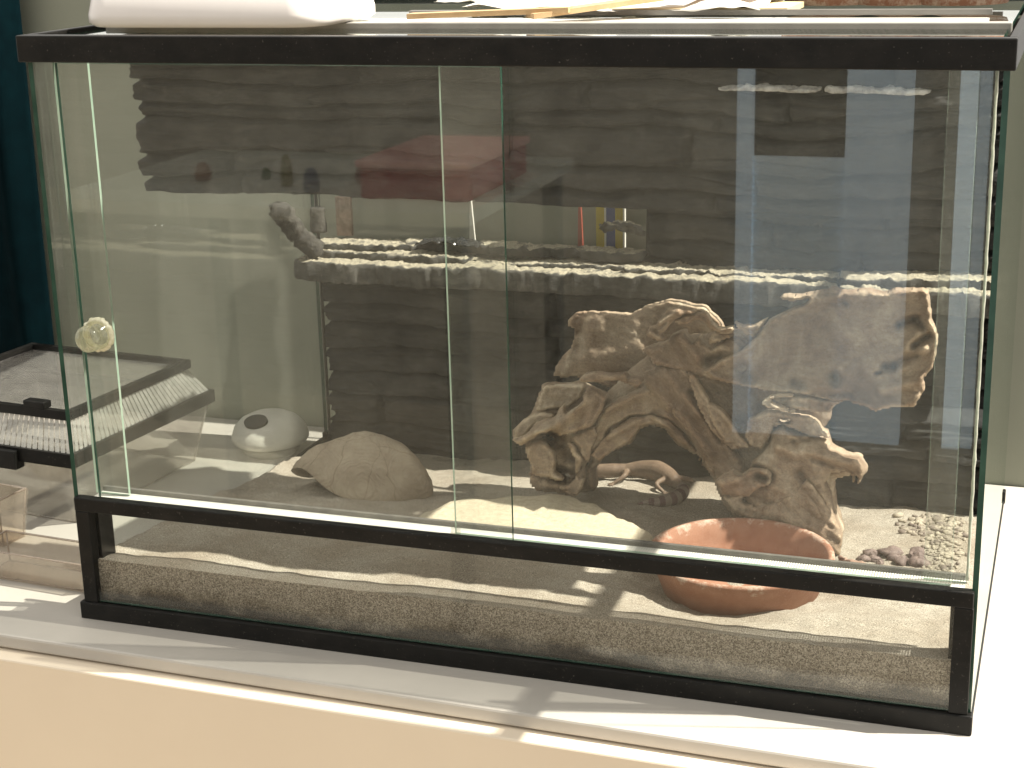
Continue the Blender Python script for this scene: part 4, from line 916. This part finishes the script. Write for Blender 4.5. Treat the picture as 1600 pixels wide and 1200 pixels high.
a = at(907, 362, 1, 62); t_ = at(904, 318, 1, 62)
V = [(a[0]-1.2, 62, 0), (a[0]+1.2, 62, 0), (t_[0]+.1, 62.3, t_[2]+1), (t_[0]-.1, 62.3, t_[2]+1)]; V += [(x, y+.6, z) for x, y, z in V]
o = mk('red_pennant', V, [(0, 1, 2, 3), (7, 6, 5, 4), (0, 4, 5, 1), (1, 5, 6, 2), (2, 6, 7, 3), (3, 7, 4, 0)], simple('red_card', (.42, .07, .04), None, 10, .5), smooth=False, loc=(a[0], 62, 0)); tag(o, 'thin red tapering strip standing behind the rear glass left of the striped box', 'red strip')
a = at(737, 352, 1, 62); t_ = at(734, 310, 1, 62)
V = [(a[0]-.5, 62, 0), (a[0]+.6, 62, 0), (t_[0]+.06, 62.2, t_[2]), (t_[0]-.06, 62.2, t_[2])]
k_ = (a[2])/1.0
V = [(a[0]-.45, 62, a[2]-3), (a[0]+.45, 62, a[2]-3), (t_[0]+.06, 62.2, t_[2]), (t_[0]-.06, 62.2, t_[2])]; V += [(x, y+.4, z) for x, y, z in V]
V += [(a[0]-.45, 62, 0), (a[0]+.45, 62, 0), (a[0]+.45, 62.4, 0), (a[0]-.45, 62.4, 0)]
o = mk('white_stake', V, [(0, 1, 2, 3), (7, 6, 5, 4), (1, 5, 6, 2), (2, 6, 7, 3), (3, 7, 4, 0), (8, 9, 1, 0), (9, 10, 5, 1), (10, 11, 4, 5), (11, 8, 0, 4)], simple('white_card', (.75, .73, .66), None, 10, .5), smooth=False, loc=(a[0], 62, 0)); fix_normals(o); tag(o, 'thin white pointed stake behind the rear glass seen over the black wrapper', 'stake')

# ------------------------------------------------------------------ things on top
wb = MB(); nseg = 26
def rbox_ring(x0, x1, y0, y1, r_, z, n=7):
    out = []
    for (cx_, cy_, a0_) in ((x1-r_, y1-r_, 0), (x0+r_, y1-r_, 90), (x0+r_, y0+r_, 180), (x1-r_, y0+r_, 270)):
        for k in range(n): a = math.radians(a0_+90*k/(n-1)); out.append((cx_+r_*math.cos(a), cy_+r_*math.sin(a), z))
    return out
rings = []; 
for (ins, z) in ((.5, 60.3), (.0, 60.7), (0, 61.5), (.3, 63.0), (1.0, 64.6), (2.2, 65.8), (4.0, 66.4)): rings.append(rbox_ring(2.2+ins, 28.0-ins, 6+ins, 22-ins, 3.0, z))
V = [v for r_ in rings for v in r_]; n = len(rings[0]); Fc = []
for i in range(len(rings)-1):
    for k in range(n): Fc.append((i*n+k, i*n+(k+1) % n, (i+1)*n+(k+1) % n, (i+1)*n+k))
Fc.append(tuple(range(n))[::-1]); Fc.append(tuple((len(rings)-1)*n+k for k in range(n)))
o = mk('white_tub', V, Fc, simple('milky_white_plastic', (.82, .77, .74), (.78, .73, .70), 12, .25), loc=(16, 18, 60.3)); fix_normals(o)
tag(o, 'rounded glossy white plastic tub lying on the terrarium top at the left', 'tub')
def paper(name, x0, x1, y0, y1, z, seed, mat, label, cat, amp=1.6, n1=70, n2=40):
    V = []; Fc = []
    for j in range(n2):
        for i in range(n1):
            s, t = i/(n1-1), j/(n2-1); x = x0+(x1-x0)*s+1.2*noise.noise(Vector((t*3, seed, 0))); y = y0+(y1-y0)*t+2.2*noise.noise(Vector((s*4, seed, 5)))
            q = amp*abs(ridged(x*.06, y*.09, seed, 3)-.6)+.5*amp*abs(fbm(x*.12, y*.12, seed+4, 3))
            V.append((x, y, z+q*(.35+t)))
    for j in range(n2-1):
        for i in range(n1-1): Fc.append((j*n1+i, j*n1+i+1, (j+1)*n1+i+1, (j+1)*n1+i))
    o = mk(name, V, Fc, mat, smooth=True, loc=((x0+x1)/2, (y0+y1)/2, z)); md = o.modifiers.new('s', 'SOLIDIFY'); md.thickness = .0004; tag(o, label, cat); return o
M_paper = simple('white_tissue', (.74, .72, .68), (.66, .63, .58), 14, .8, .5, 120, .001)
paper('crumpled_paper', 36, 66, 23, 46, 60.5, 2, M_paper, 'crumpled white tissue paper over the wooden sticks on the terrarium top', 'paper', 4.2)
paper('newspaper', 27, 43, 38, 50, 60.5, 6, simple('grey_newsprint', (.45, .43, .37), (.28, .27, .24), 40, .8), 'grey crumpled newsprint between the white tub and the tissue paper', 'paper', 2.6)
M_card = simple('brown_card', (.40, .26, .13), (.50, .35, .19), 40, .7, .3, 200)
for (P0, P1, w, nm, lab) in (((33, 15.6, 60.4), (49, 16.8, 60.9), 1.0, 'wooden_stick', 'short flat brown wood strip beside the tub on the terrarium top'),
                        ((46, 15.6, 60.4), (66, 30, 62.6), 1.3, 'wooden_stick', 'long flat brown wood strip raised at its right end under the tissue paper')):
    a, c = Vector(P0), Vector(P1); dd = (c-a).normalized(); sd = Vector((-dd.y, dd.x, 0)).normalized()*w*2
    V = [a, c, c+sd, a+sd]; V += [v+Vector((0, 0, .5)) for v in V]
    o = mk(nm, V, [(0, 3, 2, 1), (4, 5, 6, 7), (0, 1, 5, 4), (1, 2, 6, 5), (2, 3, 7, 6), (3, 0, 4, 7)], M_card, smooth=False, loc=P0); tag(o, lab, 'wood strip')
b = MB(); b.box((50, 24, 60.25), (68.5, 34, 60.8)); o = b.build('cardboard_sheet', simple('pale_card', (.62, .5, .3), (.55, .44, .26), 20, .7), loc=(59, 29, 60.2)); tag(o, 'pale cardboard sheet under the tissue paper end on the terrarium top', 'cardboard')
for k, (u, lab) in enumerate(((1290, 'terracotta saucer lying on the terrarium top nearest the tissue paper'), (1390, 'middle terracotta saucer in the row on the terrarium top'), (1490, 'rightmost terracotta saucer on the terrarium top by the wall'))):
    p = at(u, 6, 2, 60.6); V, Fc = lathe([(4.5, 60.3), (4.8, 60.35), (5.2, 61.4), (5.35, 63), (5.0, 63.1), (4.8, 61.6), (.05, 61.4)], p[0], p[1]+6, 48)
    o = mk('terracotta_saucer', V, Fc, M_terra, loc=(p[0], p[1]+6, 60.3)); fix_normals(o); tag(o, lab, 'saucer', 'terracotta saucers on top')
